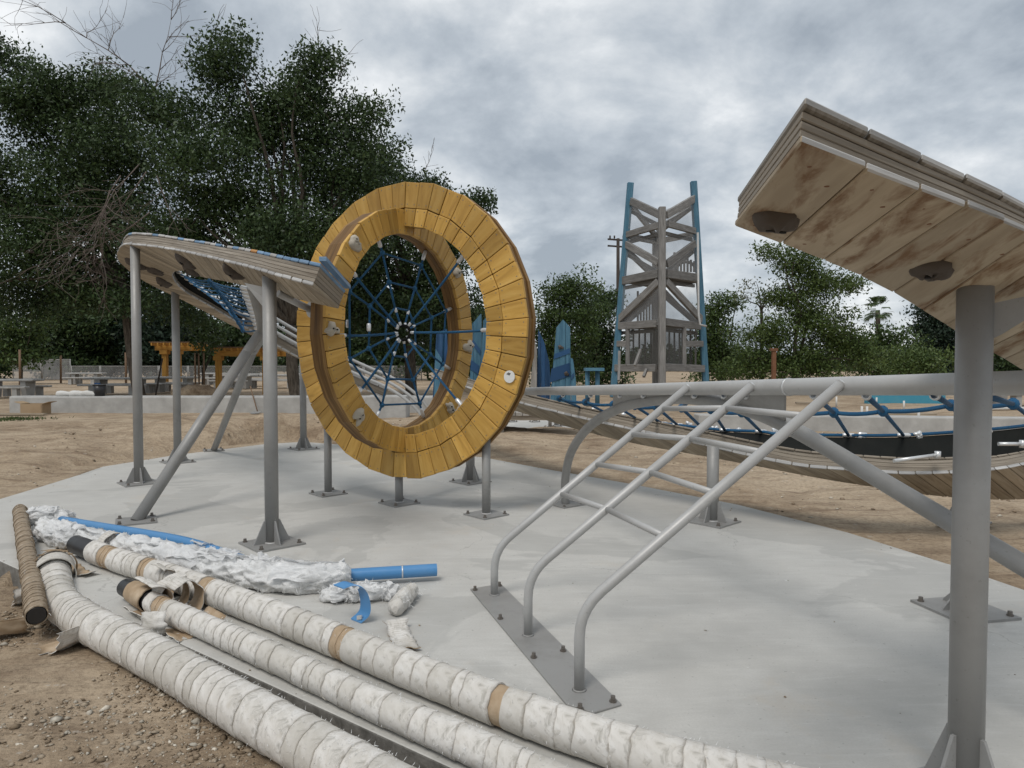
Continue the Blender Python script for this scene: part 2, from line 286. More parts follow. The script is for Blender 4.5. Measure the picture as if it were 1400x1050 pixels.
# ------------------------------------------------------------------ mesh helpers
class MB:
    def __init__(s): s.v = []; s.f = []; s.uv = []; s.sm = []
    def face(s, idx, uv=None, smooth=False):
        s.f.append(tuple(idx)); s.uv.append(uv or [(0, 0)] * len(idx)); s.sm.append(smooth)
    def hexa(s, p, grain=0):
        """p[i][j][k] corners; grain = axis index that the wood grain follows"""
        b = len(s.v); P = []
        for i in (0, 1):
            for j in (0, 1):
                for q in (0, 1): P.append(Vector(p[i][j][q]))
        s.v += P
        L = [(P[4] - P[0]).length, (P[2] - P[0]).length, (P[1] - P[0]).length]
        o = random.random() * 5
        for ax in (0, 1, 2):
            a1, a2 = [a for a in (0, 1, 2) if a != ax]
            if a2 == grain: a1, a2 = a2, a1
            for sd_ in (0, 1):
                ids, uvs = [], []
                for (u, w) in ((0, 0), (1, 0), (1, 1), (0, 1)):
                    c = [0, 0, 0]; c[ax] = sd_; c[a1] = u; c[a2] = w
                    ids.append(c[0] * 4 + c[1] * 2 + c[2]); uvs.append((u * L[a1] + o, w * L[a2] + o + ax))
                n_ = (P[ids[1]] - P[ids[0]]).cross(P[ids[3]] - P[ids[0]])
                ax0 = [0, 0, 0]; e1 = 1 << (2 - ax)
                outd = (sum((P[i] for i in ids), Vector()) / 4) - sum(P, Vector()) / 8
                if n_.dot(outd) < 0: ids.reverse(); uvs.reverse()
                s.face([b + i for i in ids], uvs)
        return s
    def box(s, c, hx, hy, hz, X=(1, 0, 0), Y=(0, 1, 0), Z=(0, 0, 1), grain=0):
        c = Vector(c); X = Vector(X) * hx; Y = Vector(Y) * hy; Z = Vector(Z) * hz
        return s.hexa([[[c + X * (2 * i - 1) + Y * (2 * j - 1) + Z * (2 * q - 1) for q in (0, 1)] for j in (0, 1)] for i in (0, 1)], grain)
    def beam(s, a, b, w, h, upv=(0, 0, 1)):
        a = Vector(a); b = Vector(b); d = (b - a); L = d.length; d.normalize()
        sdv = d.cross(Vector(upv))
        if sdv.length < 1e-4: sdv = d.cross(Vector((1, 0, 0)))
        sdv.normalize(); u = sdv.cross(d)
        return s.box((a + b) / 2, L / 2, w / 2, h / 2, d, sdv, u, 0)
    def tube(s, path, r, seg=12, caps=True, smooth=True):
        path = [Vector(p) for p in path]; n = len(path); R_ = r if isinstance(r, (list, tuple)) else [r] * n
        b = len(s.v); t0 = (path[1] - path[0]).normalized()
        ref = Vector((0, 0, 1)) if abs(t0.z) < 0.9 else Vector((1, 0, 0))
        nx = t0.cross(ref).normalized(); acc = 0
        for i, p in enumerate(path):
            t = (path[min(i + 1, n - 1)] - path[max(i - 1, 0)]).normalized()
            nx = (nx - t * nx.dot(t)).normalized(); ny = t.cross(nx)
            if i: acc += (p - path[i - 1]).length
            for q in range(seg):
                a = 2 * math.pi * q / seg
                s.v.append(p + (nx * math.cos(a) + ny * math.sin(a)) * R_[i])
            if i:
                l0 = acc - (p - path[i - 1]).length
                for q in range(seg):
                    q2 = (q + 1) % seg; u0, u1 = q / seg, (q + 1) / seg
                    s.face((b + (i - 1) * seg + q, b + (i - 1) * seg + q2, b + i * seg + q2, b + i * seg + q), [(l0, u0), (l0, u1), (acc, u1), (acc, u0)], smooth)
        if caps:
            s.face([b + q for q in range(seg)][::-1]); s.face([b + (n - 1) * seg + q for q in range(seg)])
        return s
    def cyl(s, a, b, r, seg=14): return s.tube([a, b], r, seg)
    def prism(s, poly, z0, z1):
        b = len(s.v); n = len(poly)
        ar = sum(poly[i][0] * poly[(i + 1) % n][1] - poly[(i + 1) % n][0] * poly[i][1] for i in range(n))
        if ar < 0: poly = poly[::-1]
        for z in (z0, z1): s.v += [Vector((p[0], p[1], z)) for p in poly]
        s.face([b + i for i in range(n)][::-1], [(p[0], p[1]) for p in poly][::-1]); s.face([b + n + i for i in range(n)], [(p[0], p[1]) for p in poly])
        for i in range(n):
            j = (i + 1) % n; s.face((b + i, b + j, b + n + j, b + n + i), [(0, 0), (1, 0), (1, 1), (0, 1)])
        return s
    def plate(s, poly, thick):
        """flat polygon in space, extruded by thick along its normal (both ways)"""
        poly = [Vector(p) for p in poly]; n = len(poly); nv = Vector()
        for i in range(n): nv += poly[i].cross(poly[(i + 1) % n])
        nv.normalize(); b = len(s.v)
        s.v += [p - nv * thick / 2 for p in poly] + [p + nv * thick / 2 for p in poly]
        s.face([b + i for i in range(n)][::-1]); s.face([b + n + i for i in range(n)])
        for i in range(n):
            j = (i + 1) % n; s.face((b + i, b + j, b + n + j, b + n + i))
        return s
    def build(s, name, mat, parent=None, origin=None):
        me = bpy.data.meshes.new(name)
        o0 = Vector(origin) if origin is not None else Vector()
        me.from_pydata([tuple(p - o0) for p in s.v], [], s.f)
        ul = me.uv_layers.new(name='UVMap')
        flat = [c for fu in s.uv for q in fu for c in q]
        ul.data.foreach_set('uv', flat)
        me.polygons.foreach_set('use_smooth', s.sm)
        me.materials.append(M[mat] if isinstance(mat, str) else mat)
        me.update()
        o = bpy.data.objects.new(name, me); C.objects.link(o); o.location = o0
        if parent is not None:
            o.parent = parent; o.location = o0 - WORLD(parent)
        return o
def WORLD(o):
    p = Vector(o.location)
    return p + WORLD(o.parent) if o.parent else p
def bevel(o, w=0.005, seg=1):
    m = o.modifiers.new('bevel', 'BEVEL'); m.width = w; m.segments = seg; m.limit_method = 'ANGLE'; m.angle_limit = math.radians(40); return o
def tag(o, label=None, cat=None, group=None, kind=None):
    if label: o['label'] = label
    if cat: o['category'] = cat
    if group: o['group'] = group
    if kind: o['kind'] = kind
    return o
def thing(name, label, cat, loc=(0, 0, 0), group=None):
    o = bpy.data.objects.new(name, None); C.objects.link(o); o.location = loc; o.empty_display_size = 0.2
    return tag(o, label, cat, group)
def spline(pts, n):
    """Catmull-Rom through points (any dimension), n samples per span"""
    P = [np.array(p, float) for p in pts]; out = []
    for i in range(len(P) - 1):
        p0 = P[max(i - 1, 0)]; p1 = P[i]; p2 = P[i + 1]; p3 = P[min(i + 2, len(P) - 1)]
        if i == 0: p0 = 2 * p1 - p2
        if i + 2 >= len(P): p3 = 2 * p2 - p1
        for q in range(n):
            t = q / n
            out.append(0.5 * ((2 * p1) + (-p0 + p2) * t + (2 * p0 - 5 * p1 + 4 * p2 - p3) * t * t + (-p0 + 3 * p1 - 3 * p2 + p3) * t ** 3))
    out.append(P[-1]); return out
def V3(a): return Vector((float(a[0]), float(a[1]), float(a[2])))
def bolt(mb, p, r=0.012, h=0.014, axis=(0, 0, 1)):
    a = Vector(axis); p = Vector(p); mb.tube([p, p + a * h * 0.3], r * 1.5, 8, True, False); mb.tube([p + a * h * 0.3, p + a * h], r, 6, True, False)

# ------------------------------------------------------------------ slab and ground
def G2(px, py, z=0.0): p = gr(px, py, z); return (p.x, p.y)
slab_px = [(0, 682), (60, 664), (105, 650), (140, 638), (240, 622), (363, 607), (415, 604), (480, 609), (580, 618), (660, 625), (740, 640), (860, 661), (1010, 690), (1160, 728), (1300, 772), (1400, 806)]
back = [G2(*p) for p in slab_px]
fa, fb = np.array(G2(0, 767)), np.array(G2(617, 1050))
fd = (fb - fa) / np.linalg.norm(fb - fa)
SLAB = [tuple(fa + fd * (-1.6)), (-6.6, 7.0)] + [(-5.95, 7.55)] + back + [(4.4, 3.2), (4.9, 1.6), (4.6, -1.0), (3.2, -1.9), tuple(fa + fd * 8.2)]
SN = np.array(SLAB)
def slab_sd(X, Y):
    """signed distance to the slab outline, negative inside"""
    d = np.full(X.shape, 1e9); ins = np.zeros(X.shape, bool); n = len(SN)
    for i in range(n):
        a = SN[i]; b = SN[(i + 1) % n]; e_ = b - a; L2 = e_ @ e_
        t = np.clip(((X - a[0]) * e_[0] + (Y - a[1]) * e_[1]) / L2, 0, 1)
        d = np.minimum(d, np.hypot(X - a[0] - t * e_[0], Y - a[1] - t * e_[1]))
        c = ((a[1] > Y) != (b[1] > Y)) & (X < (b[0] - a[0]) * (Y - a[1]) / (b[1] - a[1] + 1e-12) + a[0])
        ins ^= c
    return np.where(ins, -d, d)
mb = MB(); mb.prism([tuple(p) for p in SLAB], -0.16, 0.0)
slab = mb.build('concrete_slab', 'concrete'); slab.data.materials.append(M['slab_side'])
for p in slab.data.polygons:
    if abs(p.normal.z) < 0.5: p.material_index = 1
tag(slab, kind='structure'); bevel(slab, 0.008, 2)

def vnoise(X, Y, sc_, seed=0.0, oct_=4):
    out = np.zeros(X.shape); amp = 1.0
    it = np.nditer([X, Y, out], op_flags=[['readonly'], ['readonly'], ['readwrite']])
    for x, y, o in it: o[...] = noise.fractal(Vector((float(x) * sc_, float(y) * sc_, seed)), 0.9, 2.1, oct_)
    return out
def ground_z(X, Y):
    sd_ = slab_sd(X, Y)
    front = (X - fa[0]) * (-fd[1]) + (Y - fa[1]) * fd[0]      # >0 behind the front edge
    base = np.where(front < 0.02, -0.135, -0.03)
    mound = (0.12 + 0.1 * vnoise(X, Y, 1.4, 6.6)) * np.exp(-(((X + 6.0) / 6.0) ** 2 + ((Y - 14.5) / 4.0) ** 2)) + 0.34 * np.exp(-(((X + 5.2) / 3.2) ** 2 + ((Y - 13.6) / 1.6) ** 2)) + 0.16 * np.exp(-(((X + 8.5) / 2.5) ** 2 + ((Y - 11.0) / 1.8) ** 2)) + 0.12 * np.exp(-(((X + 1.0) / 2.5) ** 2 + ((Y - 14.0) / 1.5) ** 2))
    near = np.clip((sd_ - 0.05) / 0.8, 0, 1)
    dist = np.hypot(X, Y)
    amp = np.clip(1.2 - dist / 60, 0.15, 1)
    z = base + near * mound + amp * (0.05 * vnoise(X, Y, 0.7, 3.1) + 0.018 * vnoise(X, Y, 3.3, 8.2)) * (0.35 + 0.65 * near)
    z = np.where((front > 0) & (sd_ < 0.5), np.minimum(z, -0.012), z)
    z = np.where((front <= 0.0), np.minimum(z, -0.05), z)
    return np.where(sd_ < -0.03, -0.2, z)
def axis(lo, hi, fine_lo, fine_hi, h, grow=1.22):
    a = list(np.arange(fine_lo, fine_hi + 1e-6, h)); s_ = h
    while a[-1] < hi: s_ *= grow; a.append(a[-1] + s_)
    s_ = h
    while a[0] > lo: s_ *= grow; a.insert(0, a[0] - s_)
    return np.array(a)
gx = axis(-900, 900, -7.0, 6.0, 0.11); gy = axis(-300, 1500, 1.2, 16.0, 0.11)
GX, GY = np.meshgrid(gx, gy); GZ = ground_z(GX, GY)
me = bpy.data.meshes.new('ground'); ny_, nx_ = GX.shape
co = np.stack([GX, GY, GZ], -1).reshape(-1, 3)
ii = (np.arange(ny_ - 1)[:, None] * nx_ + np.arange(nx_ - 1)[None, :]).reshape(-1)
fq = np.stack([ii, ii + 1, ii + nx_ + 1, ii + nx_], -1)
def np_mesh(name, co, faces, mat, smooth=True):
    me = bpy.data.meshes.new(name); n = faces.shape[1]
    me.vertices.add(len(co)); me.vertices.foreach_set('co', np.ascontiguousarray(co, dtype=np.float32).ravel())
    me.loops.add(faces.size); me.loops.foreach_set('vertex_index', np.ascontiguousarray(faces, dtype=np.int32).ravel())
    me.polygons.add(len(faces)); me.polygons.foreach_set('loop_start', np.arange(0, faces.size, n, dtype=np.int32))
    me.polygons.foreach_set('loop_total', np.full(len(faces), n, dtype=np.int32))
    me.polygons.foreach_set('use_smooth', np.full(len(faces), smooth)); me.update(calc_edges=True); me.validate()
    me.materials.append(M[mat] if isinstance(mat, str) else mat); return me
g_o = bpy.data.objects.new('ground', np_mesh('ground', co, fq, 'dirt')); C.objects.link(g_o); tag(g_o, kind='structure')

# gravel near the front of the slab: uncountable
def pebbles(name, pts, sizes, mat='pebble'):
    oc = np.array([[1, 0, 0], [-1, 0, 0], [0, 1, 0], [0, -1, 0], [0, 0, 1], [0, 0, -1], [.7, .7, .1], [-.7, .7, -.1], [.7, -.7, 0], [-.7, -.7, .1]], float)
    fc = np.array([[6, 4, 0], [6, 2, 4], [7, 4, 2], [7, 1, 4], [9, 4, 1], [9, 3, 4], [8, 4, 3], [8, 0, 4], [6, 0, 5], [6, 5, 2], [7, 2, 5], [7, 5, 1], [9, 1, 5], [9, 5, 3], [8, 3, 5], [8, 5, 0]])
    n = len(pts); sc3 = sizes[:, None] * rng.uniform(0.55, 1.25, (n, 3)) * np.array([1, 1, 0.6])
    a = rng.uniform(0, 6.28, n); v = oc[None] * sc3[:, None, :] * rng.uniform(0.8, 1.15, (n, 10, 1))
    tl = rng.normal(0, 0.35, n); y2 = v[..., 1] * np.cos(tl)[:, None] - v[..., 2] * np.sin(tl)[:, None]; z2 = v[..., 1] * np.sin(tl)[:, None] + v[..., 2] * np.cos(tl)[:, None]
    x3 = v[..., 0] * np.cos(a)[:, None] - y2 * np.sin(a)[:, None]; y3 = v[..., 0] * np.sin(a)[:, None] + y2 * np.cos(a)[:, None]
    co = np.stack([x3, y3, z2], -1) + pts[:, None, :]
    f = (fc[None] + (np.arange(n) * 10)[:, None, None]).reshape(-1, 3)
    o = bpy.data.objects.new(name, np_mesh(name, co.reshape(-1, 3), f, mat, True)); C.objects.link(o); return o
N_ = 26000
u_ = rng.uniform(-2.2, 7.5, N_); w_ = -np.abs(rng.gamma(1.3, 0.45, N_)) - 0.03
px_ = fa[0] + fd[0] * u_ - fd[1] * w_ * -1 * -1; py_ = fa[1] + fd[1] * u_ + fd[0] * w_
keep = (vnoise(px_, py_, 1.3, 5.5) > -0.15 - 0.25 * rng.random(N_)) & (slab_sd(px_, py_) > 0.02)
px_, py_ = px_[keep], py_[keep]
sz_ = 0.0035 + 0.0095 * rng.random(len(px_)) ** 2.5 + 0.02 * rng.random(len(px_)) ** 24
pz_ = ground_z(px_, py_) + sz_ * 0.12
gv = pebbles('gravel', np.stack([px_, py_, pz_], -1), sz_); tag(gv, 'small tan and grey gravel scattered over the brown dirt', 'gravel', kind='stuff')
N2 = 5000
qx = rng.uniform(-9, 7, N2); qy = rng.uniform(5, 19, N2); kp = (slab_sd(qx, qy) > 0.05) & (vnoise(qx, qy, 0.8, 1.5) > 0.02)
qx, qy = qx[kp], qy[kp]; qs = 0.008 + 0.03 * rng.random(len(qx)) ** 5
cl = pebbles('dirt_clods', np.stack([qx, qy, ground_z(qx, qy) + qs * 0.2], -1), qs); tag(cl, 'loose clods and chips lying on the tan dirt behind the slab', 'clods', kind='stuff')

n3_ = 9000; hx_ = rng.uniform(-6, 4.5, n3_); hy_ = rng.uniform(1.5, 13, n3_); sdd = slab_sd(hx_, hy_); kp = (sdd < -0.015) & (rng.random(n3_) < np.maximum(0.7 * np.exp(sdd / 0.13), 0.012))
hx_, hy_ = hx_[kp], hy_[kp]; hs_ = 0.003 + 0.007 * rng.random(len(hx_)) ** 3
tag(pebbles('grit', np.stack([hx_, hy_, hs_ * 0.3], -1), hs_), 'fine grit and crumbs of soil tracked onto the slab', 'grit', kind='stuff')

# ------------------------------------------------------------------ steel posts with base plates
ZU_ = Vector((0, 0, 1))
def post(parent, base, top, r=0.055, gusset=True, plate=0.17, rot=0.6, mat='grey_paint', gh=0.2, name='post'):
    base = Vector(base); top = Vector(top)
    ax = (top - base).normalized()
    o = MB().cyl(base - ax * 0.0, top, r, 20).build(name, mat, parent, origin=base)
    c, s_ = math.cos(rot), math.sin(rot); X = Vector((c, s_, 0)); Y = Vector((-s_, c, 0))
    bp = MB().box(base + Vector((0, 0, 0.008)), plate, plate, 0.0075, X, Y).build('base_plate', mat, o, origin=base)
    if abs(ax.z) > 0.98: MB().tube([base + ZU_ * 0.0155, base + ZU_ * 0.021, base + ZU_ * 0.027], [r + 0.011, r + 0.009, r + 0.001], 20).build('weld_bead', 'grey_paint_light', o, origin=base)
    for i, j in ((1, 1), (1, -1), (-1, 1), (-1, -1)):
        m_ = MB(); q = base + X * i * plate * 0.8 + Y * j * plate * 0.8 + Vector((0, 0, 0.0155)); bolt(m_, q, 0.013, 0.028); m_.build('bolt', 'bolt_metal', o, origin=q)
    if gusset:
        for d in (X, -X, Y, -Y):
            d2 = (d + 0 * X).normalized()
            MB().plate([base + d2 * (r - 0.004) + Vector((0, 0, 0.0155)), base + d2 * plate * 0.78 + Vector((0, 0, 0.0155)), base + d2 * plate * 0.74 + Vector((0, 0, 0.03)), base + d2 * (r + 0.012) + Vector((0, 0, gh)), base + d2 * (r - 0.004) + Vector((0, 0, gh))], 0.012).build('gusset', mat, o, origin=base)
    return o

def sweep(mb, secs, smooth=False):
    """secs: list of equally long corner rings"""
    n = len(secs[0]); b = len(mb.v); acc = 0; per = [0]
    for i in range(n): per.append(per[-1] + (Vector(secs[0][(i + 1) % n]) - Vector(secs[0][i])).length)
    for i, sct in enumerate(secs):
        mb.v += [Vector(p) for p in sct]
        if i:
            d = (Vector(secs[i][0]) - Vector(secs[i - 1][0])).length
            for q in range(n):
                q2 = (q + 1) % n
                mb.face((b + (i - 1) * n + q, b + (i - 1) * n + q2, b + i * n + q2, b + i * n + q), [(acc, per[q]), (acc, per[q + 1]), (acc + d, per[q + 1]), (acc + d, per[q])], smooth)
            acc += d
    mb.face([b + q for q in range(n)][::-1]); e_ = b + (len(secs) - 1) * n; mb.face([e_ + q for q in range(n)])
    return mb

def ribbon(root, outer, inner, flip, w, tb, tc, tt, nl, bot_mat, top_mats, skip_top=(), over=0.016, core_mat='fascia_wood', end_top=True):
    """curved timber deck: cross planks below, laminated core, cross planks on top. Returns dense station list."""
    D = spline([list(a) + list(b) for a, b in zip(outer, inner)], 24); D = np.array(D)
    mid = (D[:, :3] + D[:, 3:]) / 2; L = np.concatenate([[0], np.cumsum(np.linalg.norm(np.diff(mid, axis=0), axis=1))])
    n = int(round(L[-1] / w)); S = np.linspace(0, L[-1], n + 1)
    def stn(s_):
        v = [np.interp(s_, L, D[:, q]) for q in range(6)]; return Vector(v[:3]), Vector(v[3:])
    def frame(s_):
        o, i = stn(s_); o2, i2 = stn(min(s_ + 0.03, L[-1])); o1, i1 = stn(max(s_ - 0.03, 0))
        t = ((o2 + i2) - (o1 + i1)).normalized(); ac = (i - o).normalized(); nn = t.cross(ac).normalized() * flip
        return o, i, ac, nn
    g = 0.003
    for kind in ('b', 't'):
        for q in range(n):
            if kind == 't' and q in skip_top: continue
            a, b = frame(S[q] + g), frame(S[q + 1] - g)
            h0, h1 = (0, tb) if kind == 'b' else (tb + tc, tb + tc + tt)
            j = random.uniform(-0.004, 0.004); ov = over + random.uniform(-0.003, 0.004)
            def cr(fr, e_, h): o, i, ac, nn = fr; return (o - ac * (ov + j) if e_ == 0 else i + ac * ov) + nn * h
            m_ = MB().hexa([[[cr((a, b)[u], e_, (h0 + 0.0005, h1 - 0.0005)[h]) for h in (0, 1)] for u in (0, 1)] for e_ in (0, 1)], 0)
            mt = bot_mat if kind == 'b' else top_mats(q)
            ob = m_.build('plank', mt, root, origin=a[0]); bevel(ob, min(tb, tt) * 0.22)
            if mt != 'blue_edge_wood' and mt != 'orange_edge_wood' and (kind == 'b' or end_top):
                ob.data.materials.append(M['end_grain']); ob.data.polygons[0].material_index = 1; ob.data.polygons[1].material_index = 1
    for l in range(nl):
        h0 = tb + tc * l / nl + 0.0008; h1 = tb + tc * (l + 1) / nl - 0.0008; secs = []; j = random.uniform(-0.003, 0.002)
        for s_ in np.linspace(0.006, L[-1] - 0.006, n * 2):
            o, i, ac, nn = frame(s_); secs.append([o - ac * j + nn * h0, o - ac * j + nn * h1, i + ac * j + nn * h1, i + ac * j + nn * h0])
        ob = sweep(MB(), secs).build('fascia_board', core_mat, root, origin=secs[0][0]); bevel(ob, 0.002)
    return S, frame, L[-1]

def lump(parent, name, c, X, Y, Nn, sx, sy, sn, mat, seed=0.0, holes=2, hole_mat='hole_dark', amp=0.85):
    c = Vector(c); m_ = MB(); nu, nv = 18, 7
    for v in range(nv + 1):
        ph = math.pi / 2 * v / nv
        for u in range(nu):
            a = 2 * math.pi * u / nu; f = 1 + amp * noise.noise(Vector((math.cos(a) * 1.1 + seed, math.sin(a) * 1.1, seed * 1.7)))
            f2 = 1 + 0.45 * noise.noise(Vector((math.cos(a) * 1.8, math.sin(a) * 1.8 + seed, ph * 1.5)))
            rr = math.cos(ph) ** 0.6 if v < nv else 0.02
            m_.v.append(c + (X * math.cos(a) * sx + Y * math.sin(a) * sy) * f * rr + Nn * (sn * math.sin(ph) * f2 - 0.002))
    for v in range(nv):
        for u in range(nu):
            u2 = (u + 1) % nu; m_.face((v * nu + u, v * nu + u2, (v + 1) * nu + u2, (v + 1) * nu + u), None, True)
    m_.face([nv * nu + u for u in range(nu)])
    o = m_.build(name, mat, parent, origin=c)
    for q in range(holes):
        p = c + X * sx * (0.32 if q else -0.25) + Y * sy * (0.1 if q else -0.05) + Nn * sn * 0.80
        MB().cyl(p, p + Nn * sn * 0.25, min(sx, sy) * 0.14, 10).build('hold_hole', hole_mat, o, origin=p)
    return o
def on_plane(px, py, c, n):
    r = ray(px, py); e0 = Vector((0, 0, EYE)); return e0 + r * ((Vector(c) - e0).dot(n) / r.dot(n))

# ------------------------------------------------------------------ the double timber ring
RC = at(556, 453.5, 7.35)
aO = math.radians(-31); uO = Vector((math.cos(aO), math.sin(aO), 0)); nO = Vector((uO.y, -uO.x, 0)); nO = nO if nO.y < 0 else -nO
aI = math.radians(62); uI = Vector((math.cos(aI), math.sin(aI), 0)); nI = Vector((uI.y, -uI.x, 0)); nI = nI if nI.y < 0 else -nI
ZU = Vector((0, 0, 1))
ring = thing('ring_climber', 'double ring of yellow stained timber planks with a blue rope web', 'climbing ring', (RC.x, RC.y, 0))
IC = RC + Vector((-0.06, 0, 0))
def rp(u, r, a, n, h, nf=26, a00=0.06):
    w_ = 2 * math.pi / nf; t_ = (a - a00) % w_ - w_ / 2; r = r / math.cos(t_) * math.cos(w_ / 2) * 0.98
    return (IC if u is uI else RC) + u * (math.cos(a) * r) + ZU * (math.sin(a) * r) + n * h
def ring_planks(u, n, r0, r1, a0, a1, cnt, h0, h1):
    A = np.linspace(a0, a1, cnt + 1); g = 0.0035
    for q in range(cnt):
        j = random.uniform(-0.004, 0.005); j2 = random.uniform(-0.006, 0.006)
        b0, b1 = A[q] + g / r1, A[q + 1] - g / r1
        m_ = MB().hexa([[[rp(u, r, b, n, h + (j if h > 0 else 0)) for h in (h0, h1)] for b in (b0, b1)] for r in (r0, r1 + j2)], 0)
        ob = m_.build('plank', 'ring_wood', ring, origin=RC); bevel(ob, 0.006, 2)
        if q % 2 == 0 or True:
            s_ = MB()
            for rr in (0.14, 0.86):
                for bb in (0.2, 0.8):
                    p = rp(u, r0 + (r1 - r0) * rr, b0 + (b1 - b0) * bb, n, h1 + j); s_.tube([p - n * 0.002, p + n * 0.0012], 0.006, 6, True, False)
            s_.build('screw_heads', 'bolt_metal', ob, origin=RC)['kind'] = 'stuff'
def ring_core(u, n, r0, r1, a0, a1, cnt, layers):
    A = np.linspace(a0, a1, cnt + 1)
    for (h0, h1) in layers:
        j0 = random.uniform(-0.012, 0.012)
        secs = [[rp(u, r0 + j0, a, n, h0), rp(u, r0 + j0, a, n, h1), rp(u, r1 + j0, a, n, h1), rp(u, r1 + j0, a, n, h0)] for a in A]
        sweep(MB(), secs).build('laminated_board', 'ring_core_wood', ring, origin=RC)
PI = math.pi
LAY = ((0.026, 0.078), (-0.026, 0.024), (-0.078, -0.028))
ring_planks(uO, nO, 1.285, 1.555, 0.06, 0.06 + 2 * PI, 52, 0.08, 0.118)
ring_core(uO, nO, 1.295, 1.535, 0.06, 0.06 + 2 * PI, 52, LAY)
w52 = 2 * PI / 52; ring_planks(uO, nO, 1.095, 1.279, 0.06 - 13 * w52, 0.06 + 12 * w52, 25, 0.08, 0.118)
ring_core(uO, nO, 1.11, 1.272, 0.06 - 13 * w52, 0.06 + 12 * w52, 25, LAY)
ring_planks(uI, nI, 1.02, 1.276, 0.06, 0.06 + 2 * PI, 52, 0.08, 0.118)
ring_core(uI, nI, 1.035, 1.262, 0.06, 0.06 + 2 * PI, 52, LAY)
for (px, base) in ((455, 674), (547, 688), (654, 708)):
    b = gr(px, base); s_ = (b - RC); s_ = s_.x * uO.x + s_.y * uO.y; s_ = max(-1.2, min(1.2, s_))
    bb = RC + uO * s_; zt = RC.z - math.sqrt(1.47 ** 2 - s_ * s_) + 0.03
    post(ring, (bb.x, bb.y, 0), (bb.x, bb.y, zt), 0.042, False, 0.16, 0.75)
for i, (px, py) in enumerate(((480, 325), (447, 450), (489, 570), (624, 373), (640, 473), (614, 558))):
    c = on_plane(px, py, IC + nI * 0.118, nI)
    rad = (c - IC - nI * 0.118); rr = max(1.06, min(1.17, rad.length)); c = IC + nI * 0.118 + rad.normalized() * rr
    rt = rad.normalized(); lump(ring, 'climbing_hold', c, rt, rt.cross(nI), nI, 0.085, 0.06, 0.05, 'hold_stone', i * 3.3 + 0.7)
c = on_plane(697, 515, RC + nO * 0.123, nO)
pl = MB().cyl(c, c + nO * 0.012, 0.058, 24).build('round_plaque', 'disc_white', ring, origin=c)
MB().plate([c + nO * 0.013 + uO * a + ZU * b for a, b in ((-0.03, 0.024), (0.004, 0.012), (0.018, 0.032), (-0.008, 0.04))], 0.002).build('plaque_mark', 'disc_mark', pl, origin=c)

# rope web
hub = at(551, 455, 7.3)
hb = MB(); hv_ = (hub - Vector((0, 0, EYE))).normalized(); hx = hv_.cross(ZU).normalized(); hy = hx.cross(hv_)
hb.tube([hub + (hx * math.cos(a) + hy * math.sin(a)) * 0.075 for a in np.linspace(0, 2 * PI, 17)], 0.016, 8, False)
web = hb.build('rope_web', 'black_rubber', ring, origin=hub)
def rope(a, b, parent, r=0.0115, sag=0.0, seg=8):
    a = Vector(a); b = Vector(b); n = 7 if sag else 2
    P = [a.lerp(b, t) - Vector((0, 0, sag * 4 * t * (1 - t))) for t in np.linspace(0, 1, n)]
    return MB().tube(P, r, seg).build('rope', 'blue_rope', parent, origin=a)
def sleeve(a, d, parent, L=0.06, r=0.018):
    a = Vector(a); d = Vector(d).normalized(); return MB().tube([a, a + d * L * 0.15, a + d * L * 0.85, a + d * L], [r * 0.8, r, r, r * 0.7], 10).build('sleeve', 'white_metal', parent, origin=a)
def knot(p, parent, r=0.027):
    p = Vector(p); m_ = MB(); m_.tube([p - ZU * r, p - ZU * r * 0.6, p, p + ZU * r * 0.6, p + ZU * r], [r * 0.3, r * 0.8, r, r * 0.8, r * 0.3], 8)
    return m_.build('knot', 'blue_rope', parent, origin=p)
def web_end(px, py, which):
    n, u = (nO, uO) if which == 'O' else (nI, uI)
    cc = IC if which == 'I' else RC; p = on_plane(px, py, cc, n); d = p - cc; return cc + d.normalized() * (1.01 if which == 'I' else 1.085)
def sub(end, endpx, knotpx):
    t = math.hypot(knotpx[0] - 551, knotpx[1] - 455) / math.hypot(endpx[0] - 551, endpx[1] - 455); t = min(t, 0.99)
    dd = hub.lerp(end, t); return at(knotpx[0], knotpx[1], dd.y)
Z2 = lambda x, y: (380 + x * 0.2857, 230 + y * 0.2857)
Z3 = lambda x, y: (440 + x * 0.1714, 420 + y * 0.1714)
oct_sp = [  # end px, ring, knots outer, mid, inner
    ((517, 328), 'I', Z2(500, 405), Z2(532, 545), Z2(560, 668)),
    ((580, 349), 'I', Z2(685, 465), Z2(655, 575), Z2(625, 682)),
    ((614, 423), 'I', Z2(803, 682), Z2(735, 715), Z2(655, 752)),
    ((613, 503), 'I', Z3(962, 455), Z3(865, 378), Z3(748, 298)),
    ((579, 570), 'I', Z3(780, 768), Z3(727, 578), Z3(670, 400)),
    ((512, 577), 'I', Z3(480, 780), Z3(526, 572), Z3(570, 388)),
    ((468, 495), 'I', Z3(222, 412), Z3(375, 328), Z3(508, 258)),
    ((461, 386), 'I', Z2(342, 590), Z2(440, 660), Z2(518, 722)),
]
nodes = [[], [], []]
for (ep, wr, k0, k1, k2) in oct_sp:
    en = web_end(ep[0], ep[1], wr); pts = [sub(en, ep, q) for q in (k0, k1, k2)]
    hp = hub.lerp(pts[2], 0.3)
    P = [en] + pts + [hp]
    for a, b in zip(P[:-1], P[1:]): rope(a, b, web)
    sleeve(en, pts[0] - en, web, 0.12, 0.02); sleeve(hp, pts[2] - hp, web, 0.04, 0.014)
    for q in range(3): nodes[q].append(pts[q])
    knot(pts[0], web); knot(pts[1], web); sleeve(pts[2], hp - pts[2], web, 0.05, 0.015)
